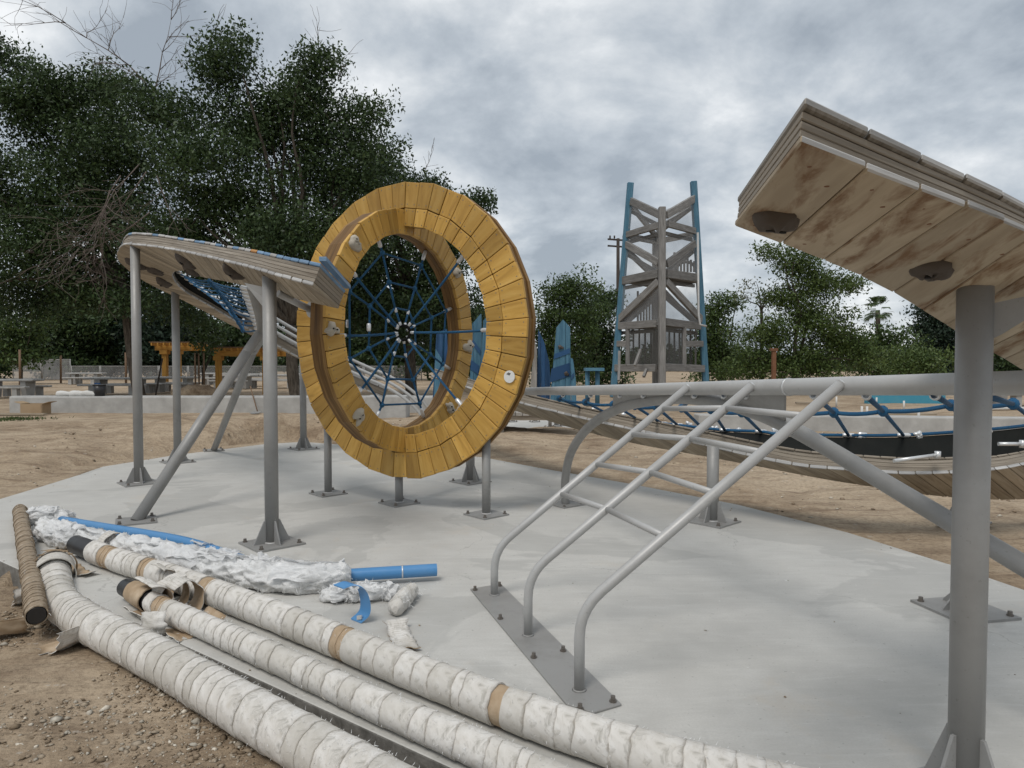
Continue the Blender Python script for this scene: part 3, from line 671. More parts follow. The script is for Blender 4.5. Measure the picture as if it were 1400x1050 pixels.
for ring_n in nodes:
    for i in range(8): rope(ring_n[i], ring_n[(i + 1) % 8], web, 0.0105)
for ep, wr in (((636, 346), 'O'), ((671, 451), 'O'), ((634, 558), 'O'), ((487, 541), 'I'), ((460, 459), 'I'), ((477, 366), 'I')):
    en = web_end(ep[0], ep[1], wr); hp = hub.lerp(en, 0.09); rope(en, hp, web, 0.0125, 0.01); sleeve(en, hp - en, web, 0.15, 0.022); sleeve(hp, en - hp, web, 0.045, 0.015)
for p in (Z2(335, 748), Z2(435, 765)):
    q = at(p[0], p[1], nodes[0][7].y); sleeve(q - ZU * 0.03, ZU, web, 0.075, 0.02)

# ------------------------------------------------------------------ the crescent deck by the ring
dk = thing('crescent_deck', 'curved weathered timber deck with blue edge boards on tall grey posts', 'play deck', (-3.0, 8.0, 0))
_e = lambda x, y, d: tuple(at(x, y, d))
dO = [_e(428, 391, 4.9), _e(386, 380, 5.2), _e(339, 366, 5.8), _e(290, 354, 6.6), _e(240, 343, 7.5), _e(197, 337, 8.2), _e(168, 337, 8.9), (-5.45, 9.8, 2.9), (-5.4, 10.4, 2.68), (-5.02, 10.9, 2.42), (-4.4, 11.35, 2.03), (-3.7, 11.75, 1.62), (-2.9, 12.05, 1.2), (-2.2, 12.2, 0.9)]
dI = [_e(463, 422, 5.85), _e(415, 411, 6.15), _e(362, 397, 6.75), _e(315, 386, 7.4), _e(275, 378, 8.15), (-4.0, 8.85, 2.63), (-4.45, 9.3, 2.70), (-4.7, 9.75, 2.66), (-4.72, 10.1, 2.52), (-4.5, 10.45, 2.33), (-4.05, 10.9, 1.98), (-3.5, 11.3, 1.6), (-2.8, 11.6, 1.2), (-2.15, 11.75, 0.9)]
def dk_top(q):
    if q < 4: return 'blue_edge_wood'
    if q > 34: return 'grey_wood'
    return random.choice(['blue_edge_wood', 'grey_wood', 'blue_edge_wood', 'grey_wood', 'orange_edge_wood' if 3 < q < 9 else 'grey_wood'])
dS, dF, dL = ribbon(dk, dO, dI, -1, 0.16, 0.028, 0.112, 0.028, 4, 'under_wood_clean', dk_top, skip_top=(13,))
bw = dF(0.0); MB().beam(bw[0] + bw[3] * 0.2 - bw[2] * 0.02, bw[1] + bw[3] * 0.2 + bw[2] * 0.02, 0.05, 0.03).build('end_trim', 'blue_edge_wood', dk, origin=bw[0])
def under(frame_fn, L, x, y):
    best = min(np.linspace(0, L, 200), key=lambda s_: ((frame_fn(s_)[0] + frame_fn(s_)[1]) / 2 - Vector((x, y, ((frame_fn(s_)[0] + frame_fn(s_)[1]) / 2).z))).length)
    o, i, ac, nn = frame_fn(best); p = Vector((x, y, 0)); t = max(0, min(1, (p - Vector((o.x, o.y, 0))).dot(Vector((ac.x, ac.y, 0))) / max(1e-6, (Vector((i.x - o.x, i.y - o.y, 0))).length)))
    return o.lerp(i, t).z
pC = gr(372, 744); pA = gr(190, 661); pB = gr(243, 632); pD = gr(415, 614)
for p, zt in ((pC, 2.26), (pA, 2.82), (pB, 2.5), (pD, 1.7)):
    zt = under(dF, dL, p.x, p.y) + 0.07; post(dk, p, (p.x, p.y, zt), 0.055, True, 0.2, 0.75)
p_ = Vector((pC.x, pC.y, 2.06)); MB().plate([p_ + Vector((0.05, 0.02, -0.12)), p_ + Vector((0.05, 0.02, 0.03)), p_ + Vector((-0.22, 0.05, 0.09)), p_ + Vector((-0.05, 0.02, -0.12))], 0.012).build('gusset', 'grey_paint', dk, origin=p_)
hubp = at(357, 452, 8.0)
s1 = gr(186, 713); s2 = gr(292, 616)
post(dk, s1, s1.lerp(hubp, 0.86), 0.055, False, 0.17, 0.5, name='brace')
post(dk, s2, s2.lerp(hubp, 0.9), 0.05, False, 0.16, 0.5, name='brace')
MB().tube([V3(a) for a in spline([s1.lerp(hubp, 0.85), s1.lerp(hubp, 0.95) + Vector((0.0, 0.05, 0.02)), hubp + Vector((0, 0.1, 0.0)), s2.lerp(hubp, 0.88)], 8)], 0.055, 16).build('brace_bend', 'grey_paint', dk, origin=hubp)
tp = at(344, 392, 7.45); MB().tube([V3(a) for a in spline([tp, at(350, 412, 7.6), at(356, 436, 7.85), hubp + Vector((0.0, 0.03, -0.02))], 6)], 0.052, 16).build('strut', 'grey_paint', dk, origin=hubp)
ra, rb_ = at(380, 401, 6.2), at(424, 423, 6.45)
rd = MB(); rd.cyl(ra, rb_, 0.032, 14); rd.cyl(rb_ - Vector((0.0, 0, 0.0)), rb_ + Vector((0.03, 0.03, 0)), 0.075, 14); rd.build('tie_rod', 'grey_paint_light', dk, origin=ra)
for i, (px, py) in enumerate(((168, 352), (184, 352), (200, 349), (214, 362), (262, 361), (255, 366), (325, 383))):
    sbest = min(np.linspace(0, 7, 160), key=lambda s_: (Vector(((dF(s_)[0].lerp(dF(s_)[1], 0.5)).x / (dF(s_)[0].lerp(dF(s_)[1], 0.5)).y * FPX + 700 - px, 0, 0))).length)
    o, i_, ac, nn = dF(sbest); c = o.lerp(i_, 0.35 + 0.35 * (i % 2)); t_ = ac.cross(nn)
    lump(dk, 'climbing_hold', c - nn * 0.001, ac, t_, -nn, 0.12, 0.1, 0.06, 'hold_dark', 9 + i, 1)
# net between strut and far arm
net = MB().tube([V3(a) for a in spline([at(286, 384, 8.9), at(300, 400, 9.1), at(316, 424, 9.3), at(332, 452, 9.4)], 6)], 0.02, 8).build('rope_net', 'blue_rope', dk, origin=hubp)
fl = MB(); K2 = [];
ss_ = np.linspace(0, dL, 400); ix_ = [dF(s_)[1].x for s_ in ss_]; sA = float(ss_[int(np.argmin(ix_))]) - 0.35
sB = next(float(s_) for s_ in ss_ if s_ > sA + 0.6 and 700 + FPX * dF(s_)[1].x / dF(s_)[1].y > 334)
secs = []
for s_ in np.linspace(sA, sB, 26):
    o, i_, ac, nn = dF(s_); e0 = i_ + nn * 0.06 - ac * 0.01; t_ = (s_ - sA) / (sB - sA); wv = 0.15 * math.sin(PI * min(1, t_ * 1.05)) + 0.03
    e1 = e0 + Vector((ac.x, ac.y, 0)).normalized() * wv + Vector((0, 0, 0.04)); K2.append(e1)
    secs.append([e0, e1, e1 + Vector((0, 0, 0.008)), e0 + Vector((0, 0, 0.008))])
sweep(fl, secs).build('rubber_flap', 'black_rubber', dk, origin=hubp)
cen = spline([at(286, 384, 8.9), at(300, 400, 9.1), at(316, 424, 9.3), at(332, 452, 9.4)], 8); cen = [V3(c_) for c_ in cen]
for q in range(11):
    t_ = q / 10; a = tp.lerp(hubp, 0.06 + 0.86 * t_); c_ = cen[int(t_ * (len(cen) - 1))]; b = K2[min(len(K2) - 1, int(1 + t_ * (len(K2) - 3)))]
    rope(a, c_, net, 0.011, 0.03); rope(c_, b, net, 0.011, 0.04); knot(c_, net, 0.03)
    sleeve(a + (c_ - a).normalized() * 0.06, c_ - a, net, 0.34, 0.028); sleeve(b, c_ - b, net, 0.18, 0.022)
for q in range(0):
    P = [V3(c_) for c_ in cen]; off = Vector((-0.25 - 0.16 * q, 0.2 + 0.1 * q, -0.02)); MB().tube([p + off * (0.6 + 0.4 * i / len(P)) for i, p in enumerate(P)], 0.01, 7).build('rope', 'blue_rope', net, origin=hubp)
for q in range(3):
    off = Vector((0.12 * q, 0.16 * q - 0.1, 0.0)); o_ = dF(dL - 2.6)
    P = [dF(s_)[1] + dF(s_)[3] * (0.2 + 0.085 * q) + Vector((0, -0.12 + 0.06 * q, 0)) for s_ in np.linspace(dL - 2.7, dL - 0.05, 8)]
    P += [P[-1] + Vector((0.35, 0, -0.22)), P[-1] + Vector((0.62, 0, -0.5)), P[-1] + Vector((0.72, 0, -0.8)), P[-1] + Vector((0.74, 0, -1.2))]
    MB().tube([V3(a) for a in spline([list(p) for p in P], 4)], 0.026, 12).build('slide_rail', 'grey_paint_light', dk, origin=P[0])

# ------------------------------------------------------------------ the overhead deck on the thick post
rk = thing('overhead_deck', 'stained timber deck end overhead on one thick grey post', 'play deck', (1.6, 2.4, 0))
def Nn(s_, dz): return (0.481 + 0.8 * s_, 1.2 + 0.6 * s_, EYE + dz)
def Ff(s_, dz): return (0.59 + 0.8 * s_, 1.87 + 0.6 * s_, EYE + dz)
rO = [Nn(0, 0.364), Nn(0.4, 0.353), Nn(0.8, 0.343), Nn(1.2, 0.325), Nn(1.7, 0.27), Nn(2.3, 0.17), Nn(3.0, 0.03)]
rI = [Ff(0, 0.364), Ff(0.4, 0.318), Ff(0.8, 0.262), Ff(1.2, 0.175), Ff(1.6, 0.085), Ff(2.1, -0.02), Ff(2.8, -0.2)]
rS, rF, rL = ribbon(rk, rO, rI, 1, 0.235, 0.0165, 0.047, 0.0165, 3, 'under_wood', lambda q: 'grey_wood', over=0.019)
pr = up(1331, 2.3, 0); ptop = at(1335, 412, 2.3)
po = post(rk, pr, (pr.x, pr.y, under(rF, rL, pr.x, pr.y) + 0.035), 0.053, True, 0.22, 0.35, gh=0.27)
tx = Vector((0.85, -0.5, 0)).normalized()
MB().plate([Vector((pr.x, pr.y, EYE + 0.19)) + tx * 0.05, Vector((pr.x, pr.y, EYE + 0.19)) + tx * 0.28 + Vector((0, 0, 0.05)), Vector((pr.x, pr.y, EYE + 0.09)) + tx * 0.075, Vector((pr.x, pr.y, EYE + 0.075)) + tx * 0.05], 0.014).build('gusset', 'grey_paint', rk, origin=ptop)
p2 = gr(1318, 835); post(rk, p2, (1.80, 2.74, under(rF, rL, 1.80, 2.74) + 0.02), 0.045, True, 0.2, 0.2, gh=0.12, name='brace')
for i, (px, py) in enumerate(((1062, 297), (1275, 365))):
    fr = rF(0.1 if i == 0 else 0.82); o, i_, ac, nn = fr; c = on_plane(px, py, o, nn); lump(rk, 'climbing_hold', c, ac.cross(nn), ac, -nn, 0.06, 0.075, 0.035, 'hold_dark', 21.3 + i * 4, amp=0.4)
for q in range(6):
    m_ = MB()
    for e_ in (0.1, 0.2, 0.8, 0.9):
        o, i_, ac, nn = rF(min(rL, (q + (0.3 if int(e_ * 10) % 2 else 0.72)) * 0.235)); p = o.lerp(i_, e_); m_.tube([p + nn * 0.001, p - nn * 0.0012], 0.0055, 8, True, False)
    m_.build('screw_heads', 'rust_metal', rk, origin=p)['kind'] = 'stuff'

# ------------------------------------------------------------------ pipe climber: rail, arch, ladder
pc = thing('pipe_climber', 'grey steel ladder climber with arched leg and long sloping top rail', 'climber', (0.3, 3.6, 0))
def pipe_pt(t): y = 4.5 - 1.3 * t; return Vector((1.16 + 0.37 * t, y, 1.33 + 0.047 * 1.3 * t))
MB().tube([pipe_pt(t) for t in np.linspace(-3.6, 1.75, 12)], 0.043, 20).build('top_rail', 'grey_paint_light', pc, origin=pipe_pt(0))
def pipe_t(px):
    r = (px - 700) / FPX; return (r * 4.5 - 1.16) / (0.37 + 1.3 * r)
clp = pipe_pt(pipe_t(1078)); dp = (pipe_pt(1) - pipe_pt(0)).normalized()
MB().tube([clp, clp + dp * 0.012], 0.0465, 20).build('weld_band', 'white_metal', pc, origin=clp)
ap = [gr(773, 690), at(773, 655, 7.25), at(781, 618, 7.0), at(806, 583, 6.5), at(852, 556, 5.7), at(912, 545, 4.95), at(962, 546, 4.5), at(1020, 559, 4.15), at(1100, 595, 3.75), at(1300, 714, 3.05)]
dv = (ap[-1] - ap[-2]).normalized(); foot = ap[-1] + dv * (ap[-1].z / -dv.z); ap.append(foot)
apath = [V3(a) for a in spline([list(p) for p in ap], 8)]
arch = MB().tube(apath, 0.043, 20).build('arch_leg', 'grey_paint', pc, origin=ap[0])
for b in (ap[0], foot):
    bp = MB().box(b + Vector((0, 0, 0.008)), 0.15, 0.15, 0.0075, (0.8, 0.6, 0), (-0.6, 0.8, 0)).build('base_plate', 'grey_paint', pc, origin=b)
    for i, j in ((1, 1), (1, -1), (-1, 1), (-1, -1)):
        q = b + Vector((0.8 * i * 0.12 - 0.6 * j * 0.12, 0.6 * i * 0.12 + 0.8 * j * 0.12, 0.0155)); m_ = MB(); bolt(m_, q); m_.build('bolt', 'bolt_metal', bp, origin=q)
# web plates between rail and arch
for a0, a1 in ((836, 930), (985, 1076)):
    A_ = [p for p in apath if a0 <= 700 + FPX * p.x / p.y <= a1 and p.z > 0.8]
    top_ = [pipe_pt(pipe_t(700 + FPX * p.x / p.y)) - Vector((0, 0, 0.02)) for p in A_]
    m_ = MB()
    for (x0, x1, y0, y1) in zip(A_[:-1], A_[1:], top_[:-1], top_[1:]):
        dx = Vector((0.006, 0.0017, 0)); m_.hexa([[[x0 - dx, x0 + dx], [y0 - dx, y0 + dx]], [[x1 - dx, x1 + dx], [y1 - dx, y1 + dx]]])
    if m_.v: m_.build('web_plate', 'grey_paint', pc, origin=A_[0])
plate_poly = [(643, 807), (685, 800), (850, 965.5), (811, 977), (774, 965)]
pp = [G2(*q) for q in plate_poly]; bpz = MB().prism(pp, 0.001, 0.011).build('floor_plate', 'grey_paint', pc, origin=(pp[0][0], pp[0][1], 0)); bevel(bpz, 0.002)
Z8 = lambda x, y: (640 + x * 0.2096, 780 + y * 0.2096)
for q in ((45, 128), (205, 100), (210, 315), (428, 568), (620, 525), (945, 855), (730, 908)):
    p = gr(*Z8(*q), 0.0115); m_ = MB(); bolt(m_, p, 0.011, 0.026); m_.build('bolt', 'bolt_metal', bpz, origin=p)
rails = []
for (fx, fy, bx, by, tpx) in ((676, 813, 676, 752, 948), (722, 868, 722, 786, 1037), (792, 943, 792, 834, 1160)):
    f = gr(fx, fy, 0.011); topp = pipe_pt(pipe_t(tpx)) + Vector((-0.035, -0.012, 0.012)); kx = at(bx, by, f.y)
    kn = Vector((f.x, f.y, kx.z)); d2 = (topp - kn).normalized(); rr = 0.13
    pa = [f, kn - ZU * rr] + [ (kn - ZU * rr).lerp(kn, t).lerp(kn.lerp(kn + d2 * rr, t), t) for t in (0.2, 0.4, 0.6, 0.8)] + [kn + d2 * rr, topp]
    rl = MB().tube(pa, 0.0245, 16).build('ladder_rail', 'grey_paint_light', pc, origin=f); rails.append((kn, topp))
    MB().tube([f, f + ZU * 0.006], [0.034, 0.026], 16).build('weld_collar', 'grey_paint', rl, origin=f)
    MB().tube([topp - d2 * 0.004, topp + d2 * 0.006], [0.026, 0.018], 14).build('weld_collar', 'white_metal', rl, origin=topp)
def on_rail(i, px, py):
    a, b = rails[i]; best = min(np.linspace(0, 1, 300), key=lambda t: abs(700 + FPX * a.lerp(b, t).x / a.lerp(b, t).y - px) + abs(EYE - (py - 495) / FPX * a.lerp(b, t).y - a.lerp(b, t).z) * 200); return a.lerp(b, best)
for L_ in (((906, 572), (993, 578), (1101, 580)), ((865, 609), (944, 620), (1044, 629)), ((816, 646), (890, 666), (979, 686)), ((768, 685), (830, 713), (911, 746))):
    q = [on_rail(i, *L_[i]) for i in range(3)]
    MB().tube([q[0], q[1]], 0.0165, 12).build('rung', 'grey_paint_light', pc, origin=q[0]); MB().tube([q[1], q[2]], 0.0165, 12).build('rung', 'grey_paint_light', pc, origin=q[1])

# ------------------------------------------------------------------ the low hammock deck behind the ladder
bk = thing('hammock_deck', 'low curved timber deck hung with blue net behind the ladder', 'play deck', (2.0, 6.8, 0))
S_ = [(590, 515, 11.9), (640, 531, 10.6), (700, 549, 9.4), (750, 562, 8.7), (825, 580, 7.8), (950, 607, 6.9), (1075, 635, 6.2), (1150, 643, 6.0), (1240, 649, 5.85), (1330, 646, 5.8), (1400, 636, 5.9), (1500, 605, 6.2)]
B_ = [(620, 530, 12.2), (676, 552, 10.9), (742, 573, 9.7), (793, 588, 9.0), (867, 606, 8.15), (992, 629, 7.25), (1116, 653, 6.6), (1190, 665, 6.4), (1282, 678, 6.3), (1376, 683, 6.3), (1450, 676, 6.4), (1560, 650, 6.7)]
bO = [at(*p) for p in S_]; bI = [at(*p) for p in B_]
bS, bF, bL = ribbon(bk, bO, bI, 1, 0.145, 0.03, 0.1, 0.02, 3, 'under_wood_clean', lambda q: 'fascia_wood', over=0.014, end_top=False)
for (px, py) in ((974, 714), (643, 659)):
    b = gr(px, py); post(bk, b, (b.x, b.y, under(bF, bL, b.x, b.y) + 0.06), 0.055, True, 0.19, 0.75)
b = Vector((4.2, 6.5, 0)); post(bk, b, (b.x, b.y, 0.5), 0.055, True, 0.19, 0.75)
Kpx = [(770, 553), (840, 570), (890, 577), (926, 581), (960, 585), (991, 588), (1040, 590), (1070, 594), (1153, 595), (1226, 595), (1300, 591), (1400, 582), (1500, 565)]
def s_depth(px):
    xs = [p[0] for p in S_]; return float(np.interp(px, xs, [p[2] for p in S_]))
Kp = [at(px, py, s_depth(px) + 0.35) for px, py in Kpx]
Kc = [V3(a) for a in spline([list(p) for p in Kp], 5)]
net2 = MB().tube(Kc, 0.015, 8).build('rope_net', 'blue_rope', bk, origin=Kc[0])
secs = []
for p in Kc:
    px = 700 + FPX * p.x / p.y; s_b = min(np.linspace(0, bL, 160), key=lambda s_: abs(700 + FPX * bF(s_)[0].x / bF(s_)[0].y - px)); o, i_, ac, nn = bF(s_b)
    t_ = o + nn * 0.12 + ac * 0.02; secs.append([t_, p - ZU * 0.02, p - ZU * 0.02 + Vector((0, 0.01, 0)), t_ + Vector((0, 0.01, 0))])
sweep(MB(), secs[5:-4]).build('rubber_flap', 'black_rubber', bk, origin=Kc[0])
knots = [(770, 765, 545), (808, 800, 550), (848, 838, 553), (880, 868, 555), (925, 897, 556), (950, 932, 558), (990, 972, 560), (1020, 1014, 564), (1112, 1140, 564), (1184, 1207, 562), (1278, 1300, 554), (1345, 1385, 552)]
kend = [(800, 560), (838, 569), (875, 575), (905, 579), (926, 581), (960, 585), (991, 588), (1040, 590), (1160, 595), (1235, 595), (1330, 589), (1420, 580)]
kp_prev = None
for (cx_, kx, ky), (ex, ey) in zip(knots, kend):
    t_ = pipe_t(cx_); a = pipe_pt(t_) - ZU * 0.042; e_ = at(ex, ey, s_depth(ex) + 0.35); kk = at(kx, ky, a.y * 0.55 + e_.y * 0.45)
    rope(a, kk, net2, 0.014); rope(kk, e_, net2, 0.014); knot(kk, net2, 0.036); sleeve(a, kk - a, net2, 0.09, 0.02)
    dd_ = Vector((1, -0.25, 0)); sleeve(e_ - dd_ * 0.05, dd_, net2, 0.11, 0.021)
    cl_ = e_ + Vector((0.12, -0.03, -0.0)); lump(net2, 'clamp', cl_, Vector((1, 0, 0)), ZU, Vector((0, -1, 0)), 0.04, 0.036, 0.022, 'white_metal', ex * 0.01, 0)
    if kp_prev is not None:
        rope(kp_prev, kk, net2, 0.014, 0.015)
    kp_prev = kk; e_prev = e_
for (a, b) in ((at(1222, 630, 5.7), at(1282, 622, 5.75)), (at(1365, 607, 5.6), at(1398, 607, 5.6))):
    m_ = MB(); m_.tube([a, b], 0.015, 12); m_.tube([b - ZU * 0.03, b + ZU * 0.03], 0.024, 12); m_.build('chrome_fitting', 'white_metal', bk, origin=a)

# ------------------------------------------------------------------ wrapped pipes in the foreground
def path_frames(pts, n=10):
    P = [V3(a) for a in spline([list(p) for p in pts], n)]
    L = [0.0]
    for a, b in zip(P[:-1], P[1:]): L.append(L[-1] + (b - a).length)
    A = np.array([list(p) for p in P])
    def f(s_):
        s_ = max(0.0, min(L[-1], s_)); p = Vector([np.interp(s_, L, A[:, q]) for q in range(3)])
        a = Vector([np.interp(min(s_ + 0.04, L[-1]), L, A[:, q]) for q in range(3)]); b = Vector([np.interp(max(s_ - 0.04, 0), L, A[:, q]) for q in range(3)])
        t = (a - b).normalized(); x = t.cross(ZU).normalized(); return p, t, x, x.cross(t)
    return f, L[-1]
def band(parent, f, s0, s1, r, mat, seed, lift=0.006, skew=0.012, seg=26, rings=5, name='wrap_band'):
    m_ = MB(); nz = lambda a, b, c: noise.noise(Vector((a, b, c)))
    for q in range(rings + 1):
        t = q / rings
        for u in range(seg):
            a = 2 * PI * u / seg; ca, sa = math.cos(a), math.sin(a)
            rag = 0.012 * nz(ca * 2.3 + seed, sa * 2.3, 7.7) + 0.0022 * nz(ca * 9 + seed, sa * 9, 1.7)
            s_ = s0 + (s1 - s0) * t + skew * ca + 0.006 * nz(ca * 1.1 + seed, sa * 1.1, 3.3) + (rag if q == rings else 0.3 * rag)
            p, tg, x, y = f(s_)
            rr = r + lift * t + 0.003 * nz(ca * 1.6, sa * 1.6, s_ * 6) + 0.0009 * nz(ca * 5, sa * 5 + seed, s_ * 34)
            if q == rings: rr += 0.0012 + 0.0025 * max(0, nz(ca * 3 + seed, sa * 3, 5.5))
            m_.v.append(p + x * ca * rr + y * sa * rr)
        if q:
            for u in range(seg):
                u2 = (u + 1) % seg
                m_.face(((q - 1) * seg + u, (q - 1) * seg + u2, q * seg + u2, q * seg + u), [((q - 1) / rings * 0.09, u / seg), ((q - 1) / rings * 0.09, (u + 1) / seg), (t * 0.09, (u + 1) / seg), (t * 0.09, u / seg)], True)
    # turn the rim in so that the band has an edge
    b = len(m_.v)
    for u in range(seg):
        p0 = m_.v[rings * seg + u]; s_ = s1; p, tg, x, y = f(s_); m_.v.append(p0 + (p - p0) * (0.006 / r))
    for u in range(seg):
        u2 = (u + 1) % seg; m_.face((rings * seg + u, rings * seg + u2, b + u2, b + u), None, False)
    return m_.build(name, mat, parent, origin=f((s0 + s1) / 2)[0])
def fibres(parent, f, s0, s1, r, n, ln=0.02, mat='fluff', spread=0.5, wd=0.0012):
    m_ = MB()
    for _ in range(n):
        s_ = random.uniform(s0, s1); p, t, x, y = f(s_); a = random.uniform(-0.5, PI + 0.5); d = x * math.cos(a) + y * math.sin(a)
        q = p + d * r; dr = (d + Vector((random.gauss(0, spread), random.gauss(0, spread), random.gauss(0, spread)))).normalized() * random.uniform(0.4, 1.3) * ln
        w = dr.cross(ZU + x * 0.3).normalized() * wd; b = len(m_.v)
        m_.v += [q - w, q + w, q + dr * 0.55 + Vector((0, 0, -0.002)) + w * 0.6, q + dr * 0.55 - w * 0.6, q + dr + Vector((random.gauss(0, 0.3), random.gauss(0, 0.3), -0.3)) * ln * 0.4]
        m_.face((b, b + 1, b + 2, b + 3)); m_.face((b + 3, b + 2, b + 4))
    o = m_.build('fibres', mat, parent, origin=f(s0)[0]); o['kind'] = 'stuff'; return o
def wrapped(name, label, pts, r, start, pitch, kraft=(), bare=None, core_mat='black_plastic', band_mat='wrap_cloth', grow=None, end=None, lift=0.0026):
    f, L = path_frames(pts); base = f(0)[0]
    root = thing(name, label, 'wrapped pipe', (base.x, base.y, 0), 'wrapped pipes lying in front of the slab')
    e_ = end or L; s_ = start; i = 0
    n = 40; MB().tube([f(L * q / n)[0] for q in range(n + 1)], r * 0.86, 20).build('pipe_core', core_mat, root, origin=base)
    while s_ < e_:
        w = pitch * random.choice((0.5, 0.8, 1.0, 1.1, 1.5, 1.9)) * random.uniform(0.85, 1.15); kr = any(a <= s_ <= b for a, b in kraft)
        if kr: w = random.uniform(0.045, 0.075)
        rr = r + (grow(s_) if grow else 0)
        band(root, f, s_ - 0.02, min(s_ + w, L), rr * (0.955 if kr else 1) , 'kraft' if kr else band_mat, random.random() * 50, lift * random.uniform(0.3, 1.6), 0.014 + random.uniform(-0.008, 0.01))
        s_ += w; i += 1
    return root, f, L
def P_(px, py, z): return gr(px, py, z)
# front fat pipe, with an elbow
w1, f1, L1 = wrapped('wrapped_pipe', 'fattest white wrapped pipe with an elbow lying on the dirt', [P_(74, 776, 0.05), P_(74, 797, 0.02), P_(84, 825, -0.015), P_(122, 852, -0.025), P_(175, 880, -0.025), P_(228, 908, -0.025), P_(320, 962, -0.025), P_(410, 1013, -0.025), P_(500, 1064, -0.025), P_(640, 1143, -0.025), P_(800, 1233, -0.025)], 0.103, 0.02, 0.085)
band(w1, f1, 0.0, 0.2, 0.122, 'wrap_cloth', 3.3, 0.012, 0.02, 30, 6, 'collar'); band(w1, f1, -0.01, 0.04, 0.131, 'kraft', 8.1, 0.01, 0.02, 30, 4, 'collar_edge')
fibres(w1, f1, 0.3, L1, 0.108, 900, 0.016)
w2, f2, L2 = wrapped('wrapped_pipe', 'thinner wrapped pipe with peeled brown paper end in the middle', [P_(172, 803, 0.075), P_(235, 837, 0.07), P_(290, 861, 0.067), P_(400, 911, 0.067), P_(520, 966, 0.067), P_(640, 1018, 0.067), P_(760, 1073, 0.067), P_(900, 1140, 0.067)], 0.064, 0.42, 0.095, kraft=((0.43, 0.6),))
band(w2, f2, 0.12, 0.36, 0.066, 'kraft', 1.1, 0.004, 0.01, 26, 5, 'kraft_layer')
fibres(w2, f2, 0.4, L2, 0.068, 500, 0.014)
w3, f3, L3 = wrapped('wrapped_pipe', 'long wrapped pipe with brown bands lying on the slab against the ladder plate', [P_(104, 744, 0.09), P_(150, 762, 0.085), P_(240, 791, 0.085), P_(330, 824, 0.085), P_(450, 871, 0.083), P_(560, 916, 0.083), P_(700, 970, 0.083), P_(850, 1021, 0.083), P_(1000, 1062, 0.083), P_(1150, 1100, 0.083)], 0.081, 0.34, 0.095, kraft=((0.52, 0.66), (1.05, 1.14), (1.45, 1.56), (1.72, 1.9), (3.1, 3.2), (4.1, 4.2)))
fibres(w3, f3, 0.4, L3, 0.085, 500, 0.016)
w0, f0_, L0 = wrapped('brown_wrapped_pipe', 'brown paper wrapped pipe pointing off the slab corner', [P_(27, 697, 0.075), P_(32, 730, 0.075), P_(40, 775, 0.075), P_(45, 805, 0.07), P_(50, 842, 0.03)], 0.056, 0.02, 0.085, band_mat='brown_wrap', lift=0.004)
fibres(w0, f0_, 0, L0, 0.06, 60, 0.025)

# curled torn sheets: white outside, brown paper inside
def curled(root, name, c, axis_, rad0, turns, width, a0=0.0, flat=0.12, seed=0.0, mats=('wrap_cloth', 'kraft'), unroll=0.0):
    """a strip of stiff cloth rolled about axis_ (unit, level); returns the part"""
    c = Vector(c); ax = Vector(axis_).normalized(); X = ax.cross(ZU).normalized(); nu, nw = 22, 7; m_ = MB()
    pts = []; pos = Vector((0, 0)); ang = a0
    tot = turns * 2 * PI * rad0
    g = []
    for i in range(nu + 1):
        t = i / nu; g.append((pos.x, pos.y, ang)); k_ = (2 * PI * turns / nu) * (1 - unroll * t * 1.2); ang += k_; st_ = tot / nu
        pos = pos + Vector((math.cos(ang) * st_, math.sin(ang) * st_))
    my = min(p[1] for p in g)
    for s_ in (0, 1):
        for i, (x, y, a) in enumerate(g):
            for j in range(nw + 1):
                t = j / nw - 0.5; rg = 0.18 * noise.noise(Vector((i * 0.35 + seed, 1.3 * s_ * 0, 4.4))) if j in (0, nw) else 0
                wob = 0.012 * noise.noise(Vector((i * 0.3 + seed, j * 0.5, 2.2)))
                nrm = Vector((-math.sin(a), math.cos(a))); off = (0.0035 if s_ else 0) + wob
                q = Vector((x, y)) + nrm * off
                m_.v.append(c + X * q.x + ZU * (q.y - my) + ax * (t + rg * (1 if t > 0 else -1)) * width)
    row = nw + 1; half = (nu + 1) * row
    for s_ in (0, 1):
        for i in range(nu):
            for j in range(nw):
                ids = [s_ * half + i * row + j, s_ * half + (i + 1) * row + j, s_ * half + (i + 1) * row + j + 1, s_ * half + i * row + j + 1]
                m_.face(ids if s_ == 0 else ids[::-1], [(0, 0), (0.1, 0), (0.1, 0.1), (0, 0.1)], True)
    for i in range(nu):
        for j in (0, nw): m_.face((i * row + j, (i + 1) * row + j, half + (i + 1) * row + j, half + i * row + j))
    for i in (0, nu):
        for j in range(nw): m_.face((i * row + j, i * row + j + 1, half + i * row + j + 1, half + i * row + j))
    o = m_.build(name, mats[0], root, origin=c); o.data.materials.append(M[mats[1]])
    for q, p in enumerate(o.data.polygons):
        p.material_index = 1 if nu * nw <= q < 2 * nu * nw else 0
    return o
dp2 = f2(0.3)[1]; dp3 = f3(0.3)[1]
curled(w2, 'torn_wrap', f2(0.42)[0] - ZU * 0.062 + f2(0.42)[2] * -0.085, dp2, 0.092, 0.93, 0.11, PI * 0.02, seed=2.0)
curled(w2, 'torn_wrap', f2(0.1)[0] - ZU * 0.07 - f2(0.1)[2] * 0.15, dp2, 0.085, 0.62, 0.2, PI * 0.95, seed=5.0, unroll=0.2)
curled(w2, 'torn_wrap', f2(0.27)[0] - ZU * 0.05 + f2(0.27)[2] * -0.11, dp2, 0.075, 0.55, 0.09, PI * 0.3, seed=9.0, unroll=0.5)
curled(w2, 'torn_wrap', gr(196, 842, 0.002), dp2, 0.1, 0.68, 0.26, PI * 0.92, seed=31.0)
